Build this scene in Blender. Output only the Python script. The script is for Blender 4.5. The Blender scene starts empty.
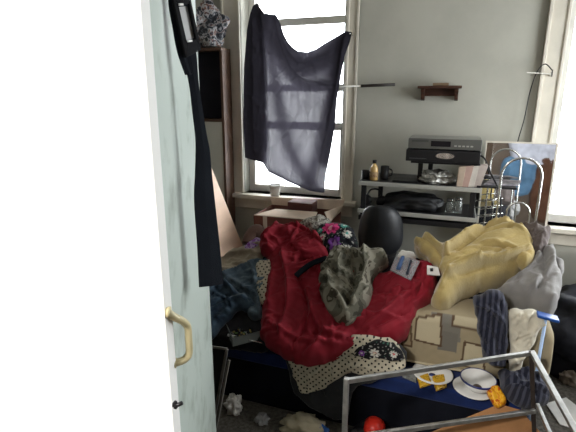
import bpy, bmesh, math, random
import numpy as np
from mathutils import Vector, Matrix
random.seed(5)
SC = bpy.context.scene
COL = SC.collection
PI = math.pi

# ------------------------------------------------------------------ camera, sky, lamps, exposure
PITCH, YAW, FPX = math.radians(15), math.radians(20), 450.0
EYE = np.array([0, 0, 1.55])
cam_d = bpy.data.cameras.new('camera'); cam = bpy.data.objects.new('camera', cam_d); COL.objects.link(cam)
cam.location = EYE; cam.rotation_euler = (PI/2-PITCH, 0, YAW)
cam_d.sensor_width = 36; cam_d.lens = FPX/576*36; cam_d.clip_start = .02
SC.camera = cam
W = bpy.data.worlds.new('sky'); SC.world = W; W.use_nodes = True
bg = W.node_tree.nodes['Background']; bg.inputs[0].default_value = (.93, .97, 1, 1); bg.inputs[1].default_value = 15.0
def area(name, loc, rot, sx, sy, energy, col=(1,1,1), portal=False, spread=PI):
    l = bpy.data.lights.new(name, 'AREA'); l.shape = 'RECTANGLE'; l.size = sx; l.size_y = sy
    l.energy = energy; l.color = col; l.spread = spread
    if portal: l.cycles.is_portal = True
    o = bpy.data.objects.new(name, l); COL.objects.link(o); o.location = loc; o.rotation_euler = rot
    return o
area('window_portal', (-1.12, 3.42, 1.6), (-PI/2, 0, 0), .8, 1.6, 1, portal=True)
area('window_portal', (1.0, 3.42, 1.55), (-PI/2, 0, 0), .9, 1.75, 1, portal=True)
area('window_portal', (1.90, 2.3, 1.55), (0, PI/2, 0), 1.5, 1.1, 1, portal=True)
hall = area('added_hall_fill', (-.85, -.75, 2.35), (0, 0, 0), .3, .3, 110, (1, .97, .93))  # added light out of view, brightens the white hall wall
VS = SC.view_settings
SC.display_settings.display_device = 'sRGB'
VS.view_transform = 'Standard'; VS.look = 'None'; VS.gamma = 1; VS.use_curve_mapping = False
VS.exposure = 0.0
SC.cycles.max_bounces = 12; SC.cycles.diffuse_bounces = 6; SC.cycles.transparent_max_bounces = 16
SC.cycles.sample_clamp_indirect = 6
SC.cycles.use_denoising = True

# ------------------------------------------------------------------ helpers: view rays onto real planes (design measurements)
RT = np.array([math.cos(YAW), math.sin(YAW), 0]); HF = np.array([-math.sin(YAW), math.cos(YAW), 0])
ZZ = np.array([0, 0, 1.0])
FWD = math.cos(PITCH)*HF - math.sin(PITCH)*ZZ; UPV = math.sin(PITCH)*HF + math.cos(PITCH)*ZZ
def ray(x, y): return FWD + (x-288)/FPX*RT + (216-y)/FPX*UPV
class Plane:
    def __init__(s, p0, n, e1):
        s.p0 = np.array(p0, float); s.n = np.array(n, float); s.n /= np.linalg.norm(s.n)
        e1 = np.array(e1, float); e1 -= s.n*(e1@s.n); s.e1 = e1/np.linalg.norm(e1); s.e2 = np.cross(s.n, s.e1)
    def hit(s, x, y):
        d = ray(x, y); t = ((s.p0-EYE)@s.n)/(d@s.n); return EYE + d*t
    def ab(s, x, y):
        p = s.hit(x, y)-s.p0; return (p@s.e1, p@s.e2)
def PY(y): return Plane((0, y, 0), (0, -1, 0), (1, 0, 0))
def PZ(z): return Plane((0, 0, z), (0, 0, 1), (1, 0, 0))
SLOPE = Plane((0, 1.82, .42), (0, -.75, 1), (1, 0, 0))
def oy(x, y, Y): return PY(Y).hit(x, y)
def oz(x, y, Z): return PZ(Z).hit(x, y)

# ------------------------------------------------------------------ materials
MATS = {}
def nd(m, t, **k):
    n = m.node_tree.nodes.new(t)
    for a, b in k.items():
        setattr(n, a, b)
    return n
def mat(name, col, rough=.7, metal=0, var=.12, scale=12, bump=0, bscale=200, col2=None, spec=.4, sheen=0, coat=0, src='Object', detail=6, trans=0, ior=1.45, stretch=None, ramp=(.35, .65)):
    if name in MATS: return MATS[name]
    m = bpy.data.materials.new(name); m.use_nodes = True; nt = m.node_tree; L = nt.links.new
    b = nt.nodes['Principled BSDF']
    b.inputs['Roughness'].default_value = rough; b.inputs['Metallic'].default_value = metal
    b.inputs['Specular IOR Level'].default_value = spec; b.inputs['IOR'].default_value = ior
    b.inputs['Sheen Weight'].default_value = sheen; b.inputs['Coat Weight'].default_value = coat
    b.inputs['Transmission Weight'].default_value = trans
    tc = nd(m, 'ShaderNodeTexCoord'); mp = nd(m, 'ShaderNodeMapping'); L(tc.outputs[src], mp.inputs[0])
    if stretch: mp.inputs['Scale'].default_value = stretch
    n = nd(m, 'ShaderNodeTexNoise'); n.inputs['Scale'].default_value = scale; n.inputs['Detail'].default_value = detail; n.inputs['Roughness'].default_value = .6
    L(mp.outputs[0], n.inputs['Vector'])
    r = nd(m, 'ShaderNodeValToRGB'); c = np.array(col)
    c2 = np.array(col2) if col2 is not None else c*(1+var)
    c1 = c if col2 is not None else c*(1-var)
    r.color_ramp.elements[0].position = ramp[0]; r.color_ramp.elements[1].position = ramp[1]
    r.color_ramp.elements[0].color = (*c1, 1); r.color_ramp.elements[1].color = (*np.clip(c2, 0, 1), 1)
    L(n.outputs[0], r.inputs[0]); L(r.outputs[0], b.inputs['Base Color'])
    if bump:
        n2 = nd(m, 'ShaderNodeTexNoise'); n2.inputs['Scale'].default_value = bscale; n2.inputs['Detail'].default_value = 3
        L(tc.outputs['Object'], n2.inputs['Vector'])
        bp = nd(m, 'ShaderNodeBump'); bp.inputs['Strength'].default_value = bump; bp.inputs['Distance'].default_value = .01
        L(n2.outputs[0], bp.inputs['Height']); L(bp.outputs[0], b.inputs['Normal'])
    MATS[name] = m
    return m
def srgb(r, g, b):
    f = lambda v: (v/255/12.92) if v <= 10 else ((v/255+.055)/1.055)**2.4
    return (f(r), f(g), f(b))
def cloth(name, col, **k):
    d = dict(rough=.95, spec=.15, sheen=.15, bump=.25, bscale=260, var=.14, scale=9); d.update(k)
    return mat(name, col, **d)
def vcol_mat(name, rough=.9, sheen=.1, metal=0):
    m = mat(name, (1, 1, 1), rough=rough, spec=.2, sheen=sheen, bump=.2, metal=metal)
    a = nd(m, 'ShaderNodeVertexColor'); a.layer_name = 'Col'
    b = m.node_tree.nodes['Principled BSDF']
    m.node_tree.links.new(a.outputs[0], b.inputs['Base Color'])
    return m
def dots_mat(name, base, dot, pitch, rad):
    m = cloth(name, base); nt = m.node_tree; L = nt.links.new; b = nt.nodes['Principled BSDF']
    uv = nd(m, 'ShaderNodeUVMap'); mp = nd(m, 'ShaderNodeMapping'); mp.inputs['Scale'].default_value = (1/pitch,)*3; mp.inputs['Rotation'].default_value = (0, 0, .78)
    L(uv.outputs[0], mp.inputs[0])
    fr = nd(m, 'ShaderNodeVectorMath', operation='FRACTION'); L(mp.outputs[0], fr.inputs[0])
    sb = nd(m, 'ShaderNodeVectorMath', operation='DISTANCE'); sb.inputs[1].default_value = (.5, .5, 0); L(fr.outputs[0], sb.inputs[0])
    lt = nd(m, 'ShaderNodeMath', operation='LESS_THAN'); lt.inputs[1].default_value = rad; L(sb.outputs['Value'], lt.inputs[0])
    mx = nd(m, 'ShaderNodeMix', data_type='RGBA'); old = b.inputs['Base Color'].links[0].from_socket
    L(lt.outputs[0], mx.inputs['Factor']); L(old, mx.inputs[6]); mx.inputs[7].default_value = (*dot, 1); L(mx.outputs[2], b.inputs['Base Color'])
    return m

M_wall = mat('wall_paint', srgb(182, 181, 170), .85, var=.06, scale=3, bump=.08, bscale=40)
M_hallwall = mat('hall_wall_paint', srgb(244, 244, 241), .85, var=.015, scale=3)
M_hall = mat('hall_panelling', srgb(96, 82, 70), .7)
M_ceil = mat('ceiling_paint', srgb(215, 213, 205), .9, var=.04, scale=3)
M_floor = mat('carpet', srgb(98, 94, 88), .97, var=.35, scale=60, bump=.6, bscale=300, spec=.1)
M_trim = mat('trim_paint', srgb(214, 208, 194), .55, var=.07, scale=6, bump=.06, bscale=30)
M_sash = mat('sash_paint', srgb(232, 230, 222), .5, var=.05)
M_door = mat('door_paint', srgb(128, 136, 126), .6, scale=7, bump=.05, bscale=30, col2=srgb(170, 180, 173), detail=8, ramp=(.26, .48))
M_black = mat('black_plastic', (.012, .012, .014), .4, var=.2)
M_blackm = mat('black_metal', (.014, .014, .016), .45, var=.2)
M_chrome = mat('chrome', (.72, .72, .7), .18, 1, var=.08)
M_alu = mat('dull_aluminium', (.50, .50, .49), .42, 1, var=.2, scale=25)
M_white = mat('white_glaze', (.78, .78, .76), .25, var=.05)
M_paper = mat('white_paper', (.72, .71, .68), .9, var=.08)
M_card = mat('cardboard', srgb(160, 116, 76), .9, var=.12, scale=14, bump=.1)
M_brown = mat('dark_wood', srgb(70, 44, 32), .55, var=.3, scale=8, stretch=(1, 1, 8))
def glass_mat():
    m = bpy.data.materials.new('window_glass'); m.use_nodes = True; nt = m.node_tree; nt.nodes.remove(nt.nodes['Principled BSDF'])
    t = nd(m, 'ShaderNodeBsdfTransparent'); g = nd(m, 'ShaderNodeBsdfGlossy'); g.inputs['Roughness'].default_value = .02
    x = nd(m, 'ShaderNodeMixShader'); f = nd(m, 'ShaderNodeFresnel'); f.inputs[0].default_value = 1.35
    nt.links.new(f.outputs[0], x.inputs[0]); nt.links.new(t.outputs[0], x.inputs[1]); nt.links.new(g.outputs[0], x.inputs[2])
    nt.links.new(x.outputs[0], nt.nodes['Material Output'].inputs[0]); return m
M_glass = glass_mat()
def sheer_mat(name, col, alpha, tl):
    m = bpy.data.materials.new(name); m.use_nodes = True; nt = m.node_tree; L = nt.links.new; nt.nodes.remove(nt.nodes['Principled BSDF'])
    tr = nd(m, 'ShaderNodeBsdfTransparent'); tn = nd(m, 'ShaderNodeBsdfTranslucent'); df = nd(m, 'ShaderNodeBsdfDiffuse')
    vc_ = nd(m, 'ShaderNodeVertexColor'); vc_.layer_name = 'Col'       # number of cloth plies (gathers), /6
    p6 = nd(m, 'ShaderNodeMath', operation='MULTIPLY'); p6.inputs[1].default_value = 6; L(vc_.outputs[0], p6.inputs[0])
    r = nd(m, 'ShaderNodeMath', operation='POWER'); r.inputs[0].default_value = alpha; L(p6.outputs[0], r.inputs[1])
    t2 = nd(m, 'ShaderNodeMath', operation='POWER'); t2.inputs[0].default_value = tl; L(p6.outputs[0], t2.inputs[1])
    tn.inputs[0].default_value = (*col, 1); df.inputs[0].default_value = (*col, 1)
    a = nd(m, 'ShaderNodeMixShader'); L(t2.outputs[0], a.inputs[0]); L(df.outputs[0], a.inputs[1]); L(tn.outputs[0], a.inputs[2])
    b = nd(m, 'ShaderNodeMixShader'); L(r.outputs[0], b.inputs[0]); L(a.outputs[0], b.inputs[1]); L(tr.outputs[0], b.inputs[2])
    L(b.outputs[0], nt.nodes['Material Output'].inputs[0]); return m

# ------------------------------------------------------------------ mesh building
def link(name, me, m, parent=None, smooth=False):
    o = bpy.data.objects.new(name, me); COL.objects.link(o)
    if m: me.materials.append(m)
    if smooth:
        for p in me.polygons: p.use_smooth = True
    if parent: o.parent = parent
    return o
def tag(o, label=None, cat=None, group=None, kind=None):
    if label: o['label'] = label
    if cat: o['category'] = cat
    if group: o['group'] = group
    if kind: o['kind'] = kind
    return o
def empty(name, label, cat, group=None, loc=(0, 0, 0)):
    o = bpy.data.objects.new(name, None); COL.objects.link(o); o.empty_display_size = .05
    return tag(o, label, cat, group)
class MB:
    def __init__(s): s.v = []; s.f = []; s.sm = []
    def add(s, v, f, sm=False):
        b = len(s.v); s.v += [tuple(map(float, p)) for p in v]; s.f += [tuple(b+i for i in q) for q in f]; s.sm += [sm]*len(f); return s
    def box(s, lo, hi):
        x0, y0, z0 = lo; x1, y1, z1 = hi
        return s.add([(x0,y0,z0),(x1,y0,z0),(x1,y1,z0),(x0,y1,z0),(x0,y0,z1),(x1,y0,z1),(x1,y1,z1),(x0,y1,z1)],
                     [(0,3,2,1),(4,5,6,7),(0,1,5,4),(1,2,6,5),(2,3,7,6),(3,0,4,7)])
    def hexa(s, q, off):          # prism: 4+ points q extruded by off
        n = len(q); q = [np.array(p, float) for p in q]; off = np.array(off, float)
        return s.add(q+[p+off for p in q], [tuple(range(n))[::-1], tuple(range(n, 2*n))]+[(i, (i+1) % n, n+(i+1) % n, n+i) for i in range(n)])
    def bar(s, p, q, w, h=None, up=(0, 0, 1)):
        p = np.array(p, float); q = np.array(q, float); h = h or w; d = q-p; d /= np.linalg.norm(d)
        u = np.array(up, float)
        if abs(d@u) > .95: u = np.array([1., 0, 0])
        a = np.cross(d, u); a /= np.linalg.norm(a); b = np.cross(a, d)
        c = [(-1,-1),(1,-1),(1,1),(-1,1)]
        return s.add([p+a*i*w/2+b*j*h/2 for i, j in c]+[q+a*i*w/2+b*j*h/2 for i, j in c],
                     [(0,3,2,1),(4,5,6,7),(0,1,5,4),(1,2,6,5),(2,3,7,6),(3,0,4,7)])
    def tube(s, pts, r, n=10, sub=0, closed=False):
        P = [np.array(p, float) for p in pts]
        if sub: P = catmull(P, sub, closed)
        k = len(P); vs = []; fs = []; ref = None
        for i in range(k):
            d = (P[(i+1) % k] if (closed or i < k-1) else P[i])-(P[i-1] if (closed or i > 0) else P[i]); d = d/(np.linalg.norm(d)+1e-9)
            if ref is None: ref = np.array([0, 0, 1.]) if abs(d[2]) < .9 else np.array([1., 0, 0])
            a = np.cross(d, ref); a /= np.linalg.norm(a); b = np.cross(a, d); ref = b
            rr = r[min(i*len(r)//k, len(r)-1)] if isinstance(r, (list, tuple)) else r
            for j in range(n):
                t = 2*PI*j/n; vs.append(P[i]+rr*(math.cos(t)*a+math.sin(t)*b))
        for i in range(k if closed else k-1):
            for j in range(n):
                e = ((i+1) % k)*n; fs.append((i*n+j, i*n+(j+1) % n, e+(j+1) % n, e+j))
        if not closed: fs += [tuple(range(n))[::-1], tuple((k-1)*n+j for j in range(n))]
        return s.add(vs, fs, True)
    def lathe(s, prof, c, n=28, axis='z', cap=True):
        vs = []; fs = []; k = len(prof)
        for r, z in prof:
            for j in range(n):
                t = 2*PI*j/n; q = (r*math.cos(t), r*math.sin(t), z)
                if axis == 'y': q = (q[0], q[2], q[1])
                vs.append((c[0]+q[0], c[1]+q[1], c[2]+q[2]))
        for i in range(k-1):
            for j in range(n): fs.append((i*n+j, i*n+(j+1) % n, (i+1)*n+(j+1) % n, (i+1)*n+j))
        if cap: fs += [tuple(range(n))[::-1], tuple((k-1)*n+j for j in range(n))]
        return s.add(vs, fs, True)
    def build(s, name, m, parent=None, bevel=0, smooth=False, seg=2, sub=0):
        me = bpy.data.meshes.new(name); me.from_pydata(s.v, [], s.f)
        for p, q in zip(me.polygons, s.sm): p.use_smooth = q or smooth
        bm = bmesh.new(); bm.from_mesh(me); bmesh.ops.recalc_face_normals(bm, faces=bm.faces); bm.to_mesh(me); bm.free()
        me.update()
        o = link(name, me, m, parent)
        if bevel:
            b = o.modifiers.new('bevel', 'BEVEL'); b.width = bevel; b.segments = seg; b.limit_method = 'ANGLE'
        if sub:
            q = o.modifiers.new('sub', 'SUBSURF'); q.levels = sub; q.render_levels = sub
        return o
def catmull(P, sub, closed=False):
    P = [np.array(p, float) for p in P]; n = len(P); out = []
    for i in range(n if closed else n-1):
        g = lambda j: P[j % n] if closed else P[max(0, min(n-1, j))]
        a, b, c, d = g(i-1), g(i), g(i+1), g(i+2)
        for k in range(sub):
            t = k/sub
            out.append(.5*((2*b)+(c-a)*t+(2*a-5*b+4*c-d)*t*t+(3*b-a-3*c+d)*t**3))
    if not closed: out.append(P[-1])
    return out
def struct(o): o['kind'] = 'structure'; return o

# 2-D gradient noise, vectorised
_rg = np.random.RandomState(7); _perm = np.concatenate([_rg.permutation(256)]*3); _ga = _rg.rand(256)*2*PI
def pnoise(x, y, seed=0):
    x = x+seed*17.31; y = y+seed*9.77
    xi = np.floor(x).astype(int); yi = np.floor(y).astype(int); xf = x-xi; yf = y-yi
    u = xf**3*(xf*(xf*6-15)+10); v = yf**3*(yf*(yf*6-15)+10)
    def g(i, j):
        a = _ga[_perm[_perm[(xi+i) & 255]+((yi+j) & 255)]]
        return np.cos(a)*(xf-i)+np.sin(a)*(yf-j)
    return (g(0,0)*(1-u)+g(1,0)*u)*(1-v)+(g(0,1)*(1-u)+g(1,1)*u)*v
def inside(px, py, poly):
    r = np.zeros(px.shape, bool); n = len(poly)
    for i in range(n):
        x0, y0 = poly[i]; x1, y1 = poly[(i+1) % n]
        c = ((y0 > py) != (y1 > py)) & (px < (x1-x0)*(py-y0)/(y1-y0+1e-12)+x0); r ^= c
    return r
def segdist(px, py, poly, closed):
    best = np.full(px.shape, 1e9); bx = px.copy(); by = py.copy(); n = len(poly)
    for i in range(n if closed else n-1):
        ax, ay = poly[i]; cx, cy = poly[(i+1) % n]; dx, dy = cx-ax, cy-ay
        t = np.clip(((px-ax)*dx+(py-ay)*dy)/(dx*dx+dy*dy+1e-12), 0, 1); qx = ax+t*dx; qy = ay+t*dy
        d = np.hypot(px-qx, py-qy); m = d < best; best[m] = d[m]; bx[m] = qx[m]; by[m] = qy[m]
    return best, bx, by
def foldist(px, py, poly):
    best = np.full(px.shape, 1e9); sg = np.ones(px.shape); tt = np.zeros(px.shape); n = len(poly)
    for i in range(n-1):
        ax, ay = poly[i]; cx, cy = poly[i+1]; dx, dy = cx-ax, cy-ay
        t = np.clip(((px-ax)*dx+(py-ay)*dy)/(dx*dx+dy*dy+1e-12), 0, 1); d = np.hypot(px-ax-t*dx, py-ay-t*dy); m = d < best
        best[m] = d[m]; sg[m] = np.sign(dx*(py-ay)-dy*(px-ax))[m]; tt[m] = (i+t[m])/(n-1)
    return best*sg, tt
def garment(name, px, m, plane=SLOPE, thick=.03, edge=.03, sp=.007, folds=(), lump=(.02, .12), wr=(.010, .05, 30, 3.0), fine=(.003, .018), off=0.0,
            under=.02, bottom=None, seed=1, shape=None, paint=None, parent=None, soft=5, jit=.016):
    """a heap of cloth lying on a plane: outline, puffed body, lumps, directional wrinkles and laid-in folds; closed underneath"""
    if isinstance(plane, Plane) and plane.n[2] > .3:      # the body of the heap rises off the plane: lower the upper outline by as much
        Q = np.array(px, float); nx_ = np.roll(Q, -1, 0)-np.roll(Q, 1, 0); nrm = np.stack([nx_[:, 1], -nx_[:, 0]], 1); nrm /= np.linalg.norm(nrm, axis=1)[:, None]+1e-9
        ar = np.sum(Q[:, 0]*np.roll(Q[:, 1], -1)-np.roll(Q[:, 0], -1)*Q[:, 1]); nrm *= np.sign(ar)
        Q[:, 1] += 150*plane.n[2]*(.8*off+thick*.72*np.clip(-nrm[:, 1], 0, 1)); px = [tuple(q) for q in Q]
    poly = [plane.ab(*p) for p in px]
    if soft > 1: poly = [tuple(q) for q in catmull([np.array(p) for p in poly], soft, True)]
    A = np.array(poly)
    if jit:
        A = A+jit*np.stack([pnoise(A[:,0]/.045, A[:,1]/.045, seed+41), pnoise(A[:,0]/.045, A[:,1]/.045, seed+43)], 1); poly = [tuple(q) for q in A]
    lo = A.min(0)-sp; hi = A.max(0)+sp
    nx = int((hi[0]-lo[0])/sp)+1; ny = int((hi[1]-lo[1])/sp)+1
    gx, gy = np.meshgrid(lo[0]+np.arange(nx+1)*sp, lo[1]+np.arange(ny+1)*sp, indexing='ij')
    cell = inside(gx[:-1, :-1]+sp/2, gy[:-1, :-1]+sp/2, poly)
    used = np.zeros(gx.shape, int)
    for di in (0, 1):
        for dj in (0, 1): used[di:nx+di, dj:ny+dj] += cell
    idx = -np.ones(gx.shape, int); um = used > 0; idx[um] = np.arange(um.sum())
    a = gx[um]; b = gy[um]; bd = used[um] < 4
    d, qx, qy = segdist(a, b, poly, True)
    a = np.where(bd, qx, a); b = np.where(bd, qy, b); d = np.where(bd, 0, d)
    eg = edge*.75
    t = np.clip(d/eg, 0, 1); prof = (1-(1-t)**2)**.6
    h = thick*prof
    msk = np.clip(d/.014, 0, 1)
    h += np.clip(d/(edge*.6), 0, 1)*lump[0]*1.4*pnoise(a/lump[1], b/lump[1], seed)
    amp_, sc_, ang, st_ = wr
    rnd = random.Random(seed*7+1); area_ = len(a)*sp*sp
    for o_ in range(2):
        k_ = (1, 2.0)[o_]; ln_ = sc_*st_*1.1/k_**.6; wd_ = sc_*.42/k_
        for _ in range(int(min(90, 1.1*area_/(ln_*sc_/k_)))):
            q0 = rnd.randrange(len(a)); t0 = math.radians(ang)+rnd.gauss(0, .42+.25*o_)+.7*float(pnoise(a[q0:q0+1]/.16, b[q0:q0+1]/.16, seed+21)[0])
            L_ = ln_*rnd.uniform(.5, 1.4); cv = rnd.gauss(0, 1.1); pts = []; x_, y_ = a[q0], b[q0]
            for z_ in range(9):
                pts.append((x_, y_)); x_ += math.cos(t0)*L_/8; y_ += math.sin(t0)*L_/8; t0 += cv/8
            sd, tt = foldist(a, b, pts); w_ = wd_*rnd.uniform(.6, 1.3); fl_ = rnd.choice((1, -1)); sd = sd*fl_
            am = amp_*rnd.uniform(.6, 1.5)*1.5/k_**.9*(1 if rnd.random() < .75 else -.7)
            tap = np.sin(PI*np.clip(tt*.96+.04, 0, 1))**.7
            h += msk*am*tap*np.where(sd > 0, np.exp(-np.abs(sd/w_)**1.5), np.exp(-(sd/(w_*.32))**2))
    h += msk*fine[0]*1.5*pnoise(a/fine[1], b/fine[1], seed+13)
    for line, amp, wd in folds:
        q = [plane.ab(*p) for p in line]; q = [tuple(z) for z in catmull([np.array(p) for p in q], 5)] if len(q) > 2 else q
        sd, tt = foldist(a, b, q); h += msk*amp*1.15*np.where(sd > 0, np.exp(-np.abs(sd/wd)**1.5), np.exp(-(sd/(wd*.4))**2))
    if shape: h += shape(a, b, d)
    top = plane.p0+np.outer(a, plane.e1)+np.outer(b, plane.e2)+np.outer(off+h, plane.n)
    bot = plane.p0+np.outer(a, plane.e1)+np.outer(b, plane.e2)+np.outer(np.full(len(a), off-under)+.3*under*np.where(bd, 1, 0), plane.n)
    if bottom is not None: bot[:, 2] = np.minimum(bot[:, 2], bottom)
    n = len(a); ci, cj = np.nonzero(cell)
    F = np.stack([idx[ci, cj], idx[ci+1, cj], idx[ci+1, cj+1], idx[ci, cj+1]], 1)
    cnt = {}
    for q in F:
        for k in range(4): e = (q[k], q[(k+1) % 4]); cnt[e] = 1
    side = [(i, i+n, j+n, j) for (i, j) in cnt if (j, i) not in cnt]
    faces = [tuple(int(z) for z in q) for q in F]+[tuple(int(z)+n for z in q[::-1]) for q in F]+[tuple(int(z) for z in q) for q in side]
    me = bpy.data.meshes.new(name); me.from_pydata(np.concatenate([top, bot]).tolist(), [], faces); me.update()
    me.polygons.foreach_set('use_smooth', [True]*len(me.polygons))
    li = np.zeros(len(me.loops), int); me.loops.foreach_get('vertex_index', li)
    uv = me.uv_layers.new(name='UVMap'); aa = np.concatenate([a, a]); bb = np.concatenate([b, b])
    uv.data.foreach_set('uv', np.stack([aa[li], bb[li]], 1).ravel())
    if paint is not None:
        c = paint(aa, bb); ca_ = me.color_attributes.new('Col', 'FLOAT_COLOR', 'POINT')
        ca_.data.foreach_set('color', np.concatenate([c, np.ones((len(c), 1))], 1).ravel())
    return link(name, me, m, parent)

# ================================================================== ROOM
BY = 3.2                     # inner face of the window wall
FY0, FY1 = .675, .70          # doorway wall between hall and room
RX0, RX1 = -2.4, 1.75
CZ = 2.75
W1 = (-1.53, -.74, .80, 2.32); W2 = (.57, 1.5, .74, 2.36)
w = MB()
def wallpiece(x0, x1, z0, z1): w.box((x0, BY, z0), (x1, BY+.2, z1))
wallpiece(RX0-.1, W1[0], 0, CZ); wallpiece(W1[1], W2[0], 0, CZ); wallpiece(W2[1], RX1+.1, 0, CZ)
for q in (W1, W2): wallpiece(q[0], q[1], 0, q[2]); wallpiece(q[0], q[1], q[3], CZ)
struct(w.build('wall_back', M_wall))
struct(MB().box((RX0-.1, FY1, 0), (RX0, BY, CZ)).build('wall_left', M_wall))
W3 = (1.75, 2.85, .80, 2.3)     # a second-side window on the right wall, out of the frame (y0, y1, z0, z1)
w = MB().box((RX1, FY1, 0), (RX1+.1, W3[0], CZ)).box((RX1, W3[1], 0), (RX1+.1, BY, CZ)).box((RX1, W3[0], 0), (RX1+.1, W3[1], W3[2])).box((RX1, W3[0], W3[3]), (RX1+.1, W3[1], CZ))
struct(w.build('wall_right', M_wall))
JX = float(oy(164, 300, FY1)[0])   # left jamb of the doorway
JR = .42
JXF = float(oy(157, 216, FY0)[0])
w = MB().box((RX0-.1, FY0, 0), (JXF, FY1, CZ)).box((JR, FY0, 0), (RX1+.1, FY1, CZ)).box((JXF, FY0, 2.12), (JR, FY1, CZ))
struct(w.build('wall_hall_front', M_hallwall))
w = MB().box((RX0, FY1, 0), (JX-.03, FY1+.012, CZ)).box((JR, FY1, 0), (RX1, FY1+.012, CZ)).box((JX-.03, FY1, 2.12), (JR, FY1+.012, CZ))
struct(w.build('added_dark_lining', M_hall))  # dark lining added on the unseen room side, cuts bounced light
struct(MB().box((RX0-.1, -1.3, -.1), (RX1+.1, BY+.2, 0)).build('floor', M_floor))
struct(MB().box((RX0-.1, -1.3, CZ), (RX1+.1, BY+.2, CZ+.1)).build('ceiling', M_ceil))
struct(MB().box((RX0-.1, -1.3, 0), (RX1+.1, -1.2, CZ)).build('wall_hall', M_hall))
struct(MB().box((-1.6, -1.2, 0), (-1.5, FY0, CZ)).build('wall_hall_left', M_hall))
struct(MB().box((1.2, -1.2, 0), (1.3, FY0, CZ)).build('wall_hall_right', M_hall))

def window(n, q, rails, cl, cr):
    x0, x1, z0, z1 = q
    root = bpy.data.objects.new('window_%d' % n, None); COL.objects.link(root); struct(root)
    yo = BY+.09
    c = MB()   # casing on the room side, stepped
    for a, b in ((x0-cl, x0), (x1, x1+cr)):
        c.box((a, BY-.022, z0-.02), (b, BY, z1+.02)); 
        c.box((a, BY-.034, z0-.02), (a+.02, BY, z1+.02)); c.box((b-.018, BY-.03, z0-.02), (b, BY, z1+.02))
    c.box((x0-cl, BY-.03, z1), (x1+cr, BY, z1+.14))
    c.build('casing', M_trim, root, bevel=.004)
    MB().box((x0-cl-.03, BY-.075, z0-.032), (x1+cr+.03, BY+.2, z0)).build('sill', M_trim, root, bevel=.006)
    MB().box((x0-cl, BY-.02, z0-.12), (x1+cr, BY, z0-.032)).build('apron', M_trim, root, bevel=.003)
    mz = rails[0]
    for nm, za, zb, yy in (('lower_sash', z0, mz+.03, yo), ('upper_sash', mz-.03, z1, yo+.045)):
        s = MB(); sw = .05
        s.box((x0, yy, za), (x0+sw, yy+.04, zb)); s.box((x1-sw, yy, za), (x1, yy+.04, zb))
        s.box((x0+sw, yy, za), (x1-sw, yy+.04, za+.055)); s.box((x0+sw, yy, zb-.055), (x1-sw, yy+.04, zb))
        for r in rails[1:]:
            if za < r < zb: s.box((x0+sw, yy+.008, r-.026), (x1-sw, yy+.032, r+.026))
        so = s.build(nm, M_sash, root, bevel=.004)
        MB().box((x0+sw, yy+.018, za+.05), (x1-sw, yy+.022, zb-.05)).build('pane', M_glass, so)
window(1, W1, (1.325, 1.605, 2.07), .15, .085)
window(2, W2, (2.2,), .115, .115)
root = bpy.data.objects.new('window_3', None); COL.objects.link(root); struct(root)
w = MB(); y0, y1, z0, z1 = W3
w.box((RX1+.02, y0, z0), (RX1+.06, y0+.06, z1)).box((RX1+.02, y1-.06, z0), (RX1+.06, y1, z1)).box((RX1+.02, y0, z0), (RX1+.06, y1, z0+.06)).box((RX1+.02, y0, z1-.06), (RX1+.06, y1, z1)).box((RX1+.02, y0, 1.5), (RX1+.06, y1, 1.56))
w.build('sash', M_sash, root, bevel=.004); MB().box((RX1+.038, y0+.05, z0+.05), (RX1+.042, y1-.05, z1-.05)).build('pane', M_glass, root)
MB().box((RX1-.06, y0-.05, z0-.03), (RX1+.1, y1+.05, z0)).build('sill', M_trim, root)
struct(MB().box((RX0, BY-.015, 0), (RX1, BY, .14)).build('baseboard_back', M_trim, bevel=.004))

# the open door, hinged on the left jamb
HG = np.array([JX+.004, FY1+.016]); fe = oy(211.5, 330, 1.30); FE = np.array([fe[0], fe[1]])
dv = (FE-HG); dlen = np.linalg.norm(dv); dv /= dlen; dn = np.array([dv[1], -dv[0]])    # dn points to the room side we see
DPL = Plane((HG[0], HG[1], 0), (dn[0], dn[1], 0), (dv[0], dv[1], 0))
q = [(*HG, .012), (*FE, .012), (*(FE-dn*.038), .012), (*(HG-dn*.038), .012)]
door = struct(MB().hexa(q, (0, 0, 2.06)).build('door_1', M_door, bevel=.003))
def dp(x, y, o=0.0): return DPL.hit(x, y)+DPL.n*o
N = DPL.n
hp = [dp(167.5, 312), dp(169, 317, .010), dp(171, 321, .022), dp(173, 327, .030), dp(174, 340, .031), dp(175, 353, .030), dp(175, 359, .022), dp(174, 362, .010), dp(173.5, 363)]
M_yel = mat('yellowed_plastic', srgb(190, 180, 142), .4, var=.12)
hd = MB().tube(hp, .0082, 10, 5); hd.build('door_handle', M_yel, door)['label'] = 'yellowed plastic pull handle'
for p in (hp[0], hp[-1]):
    MB().tube([p-N*.001, p+N*.006], .011, 14).build('handle_foot', M_yel, door)
hk = dp(172.5, 405)
MB().tube([hk, hk+N*.012, hk+N*.02+ZZ*.004], .0045, 8).bar(hk+N*.006-ZZ*.008, hk+N*.006+ZZ*.008, .006).build('hook', M_black, door)['label'] = 'small black screw hook'
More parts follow.
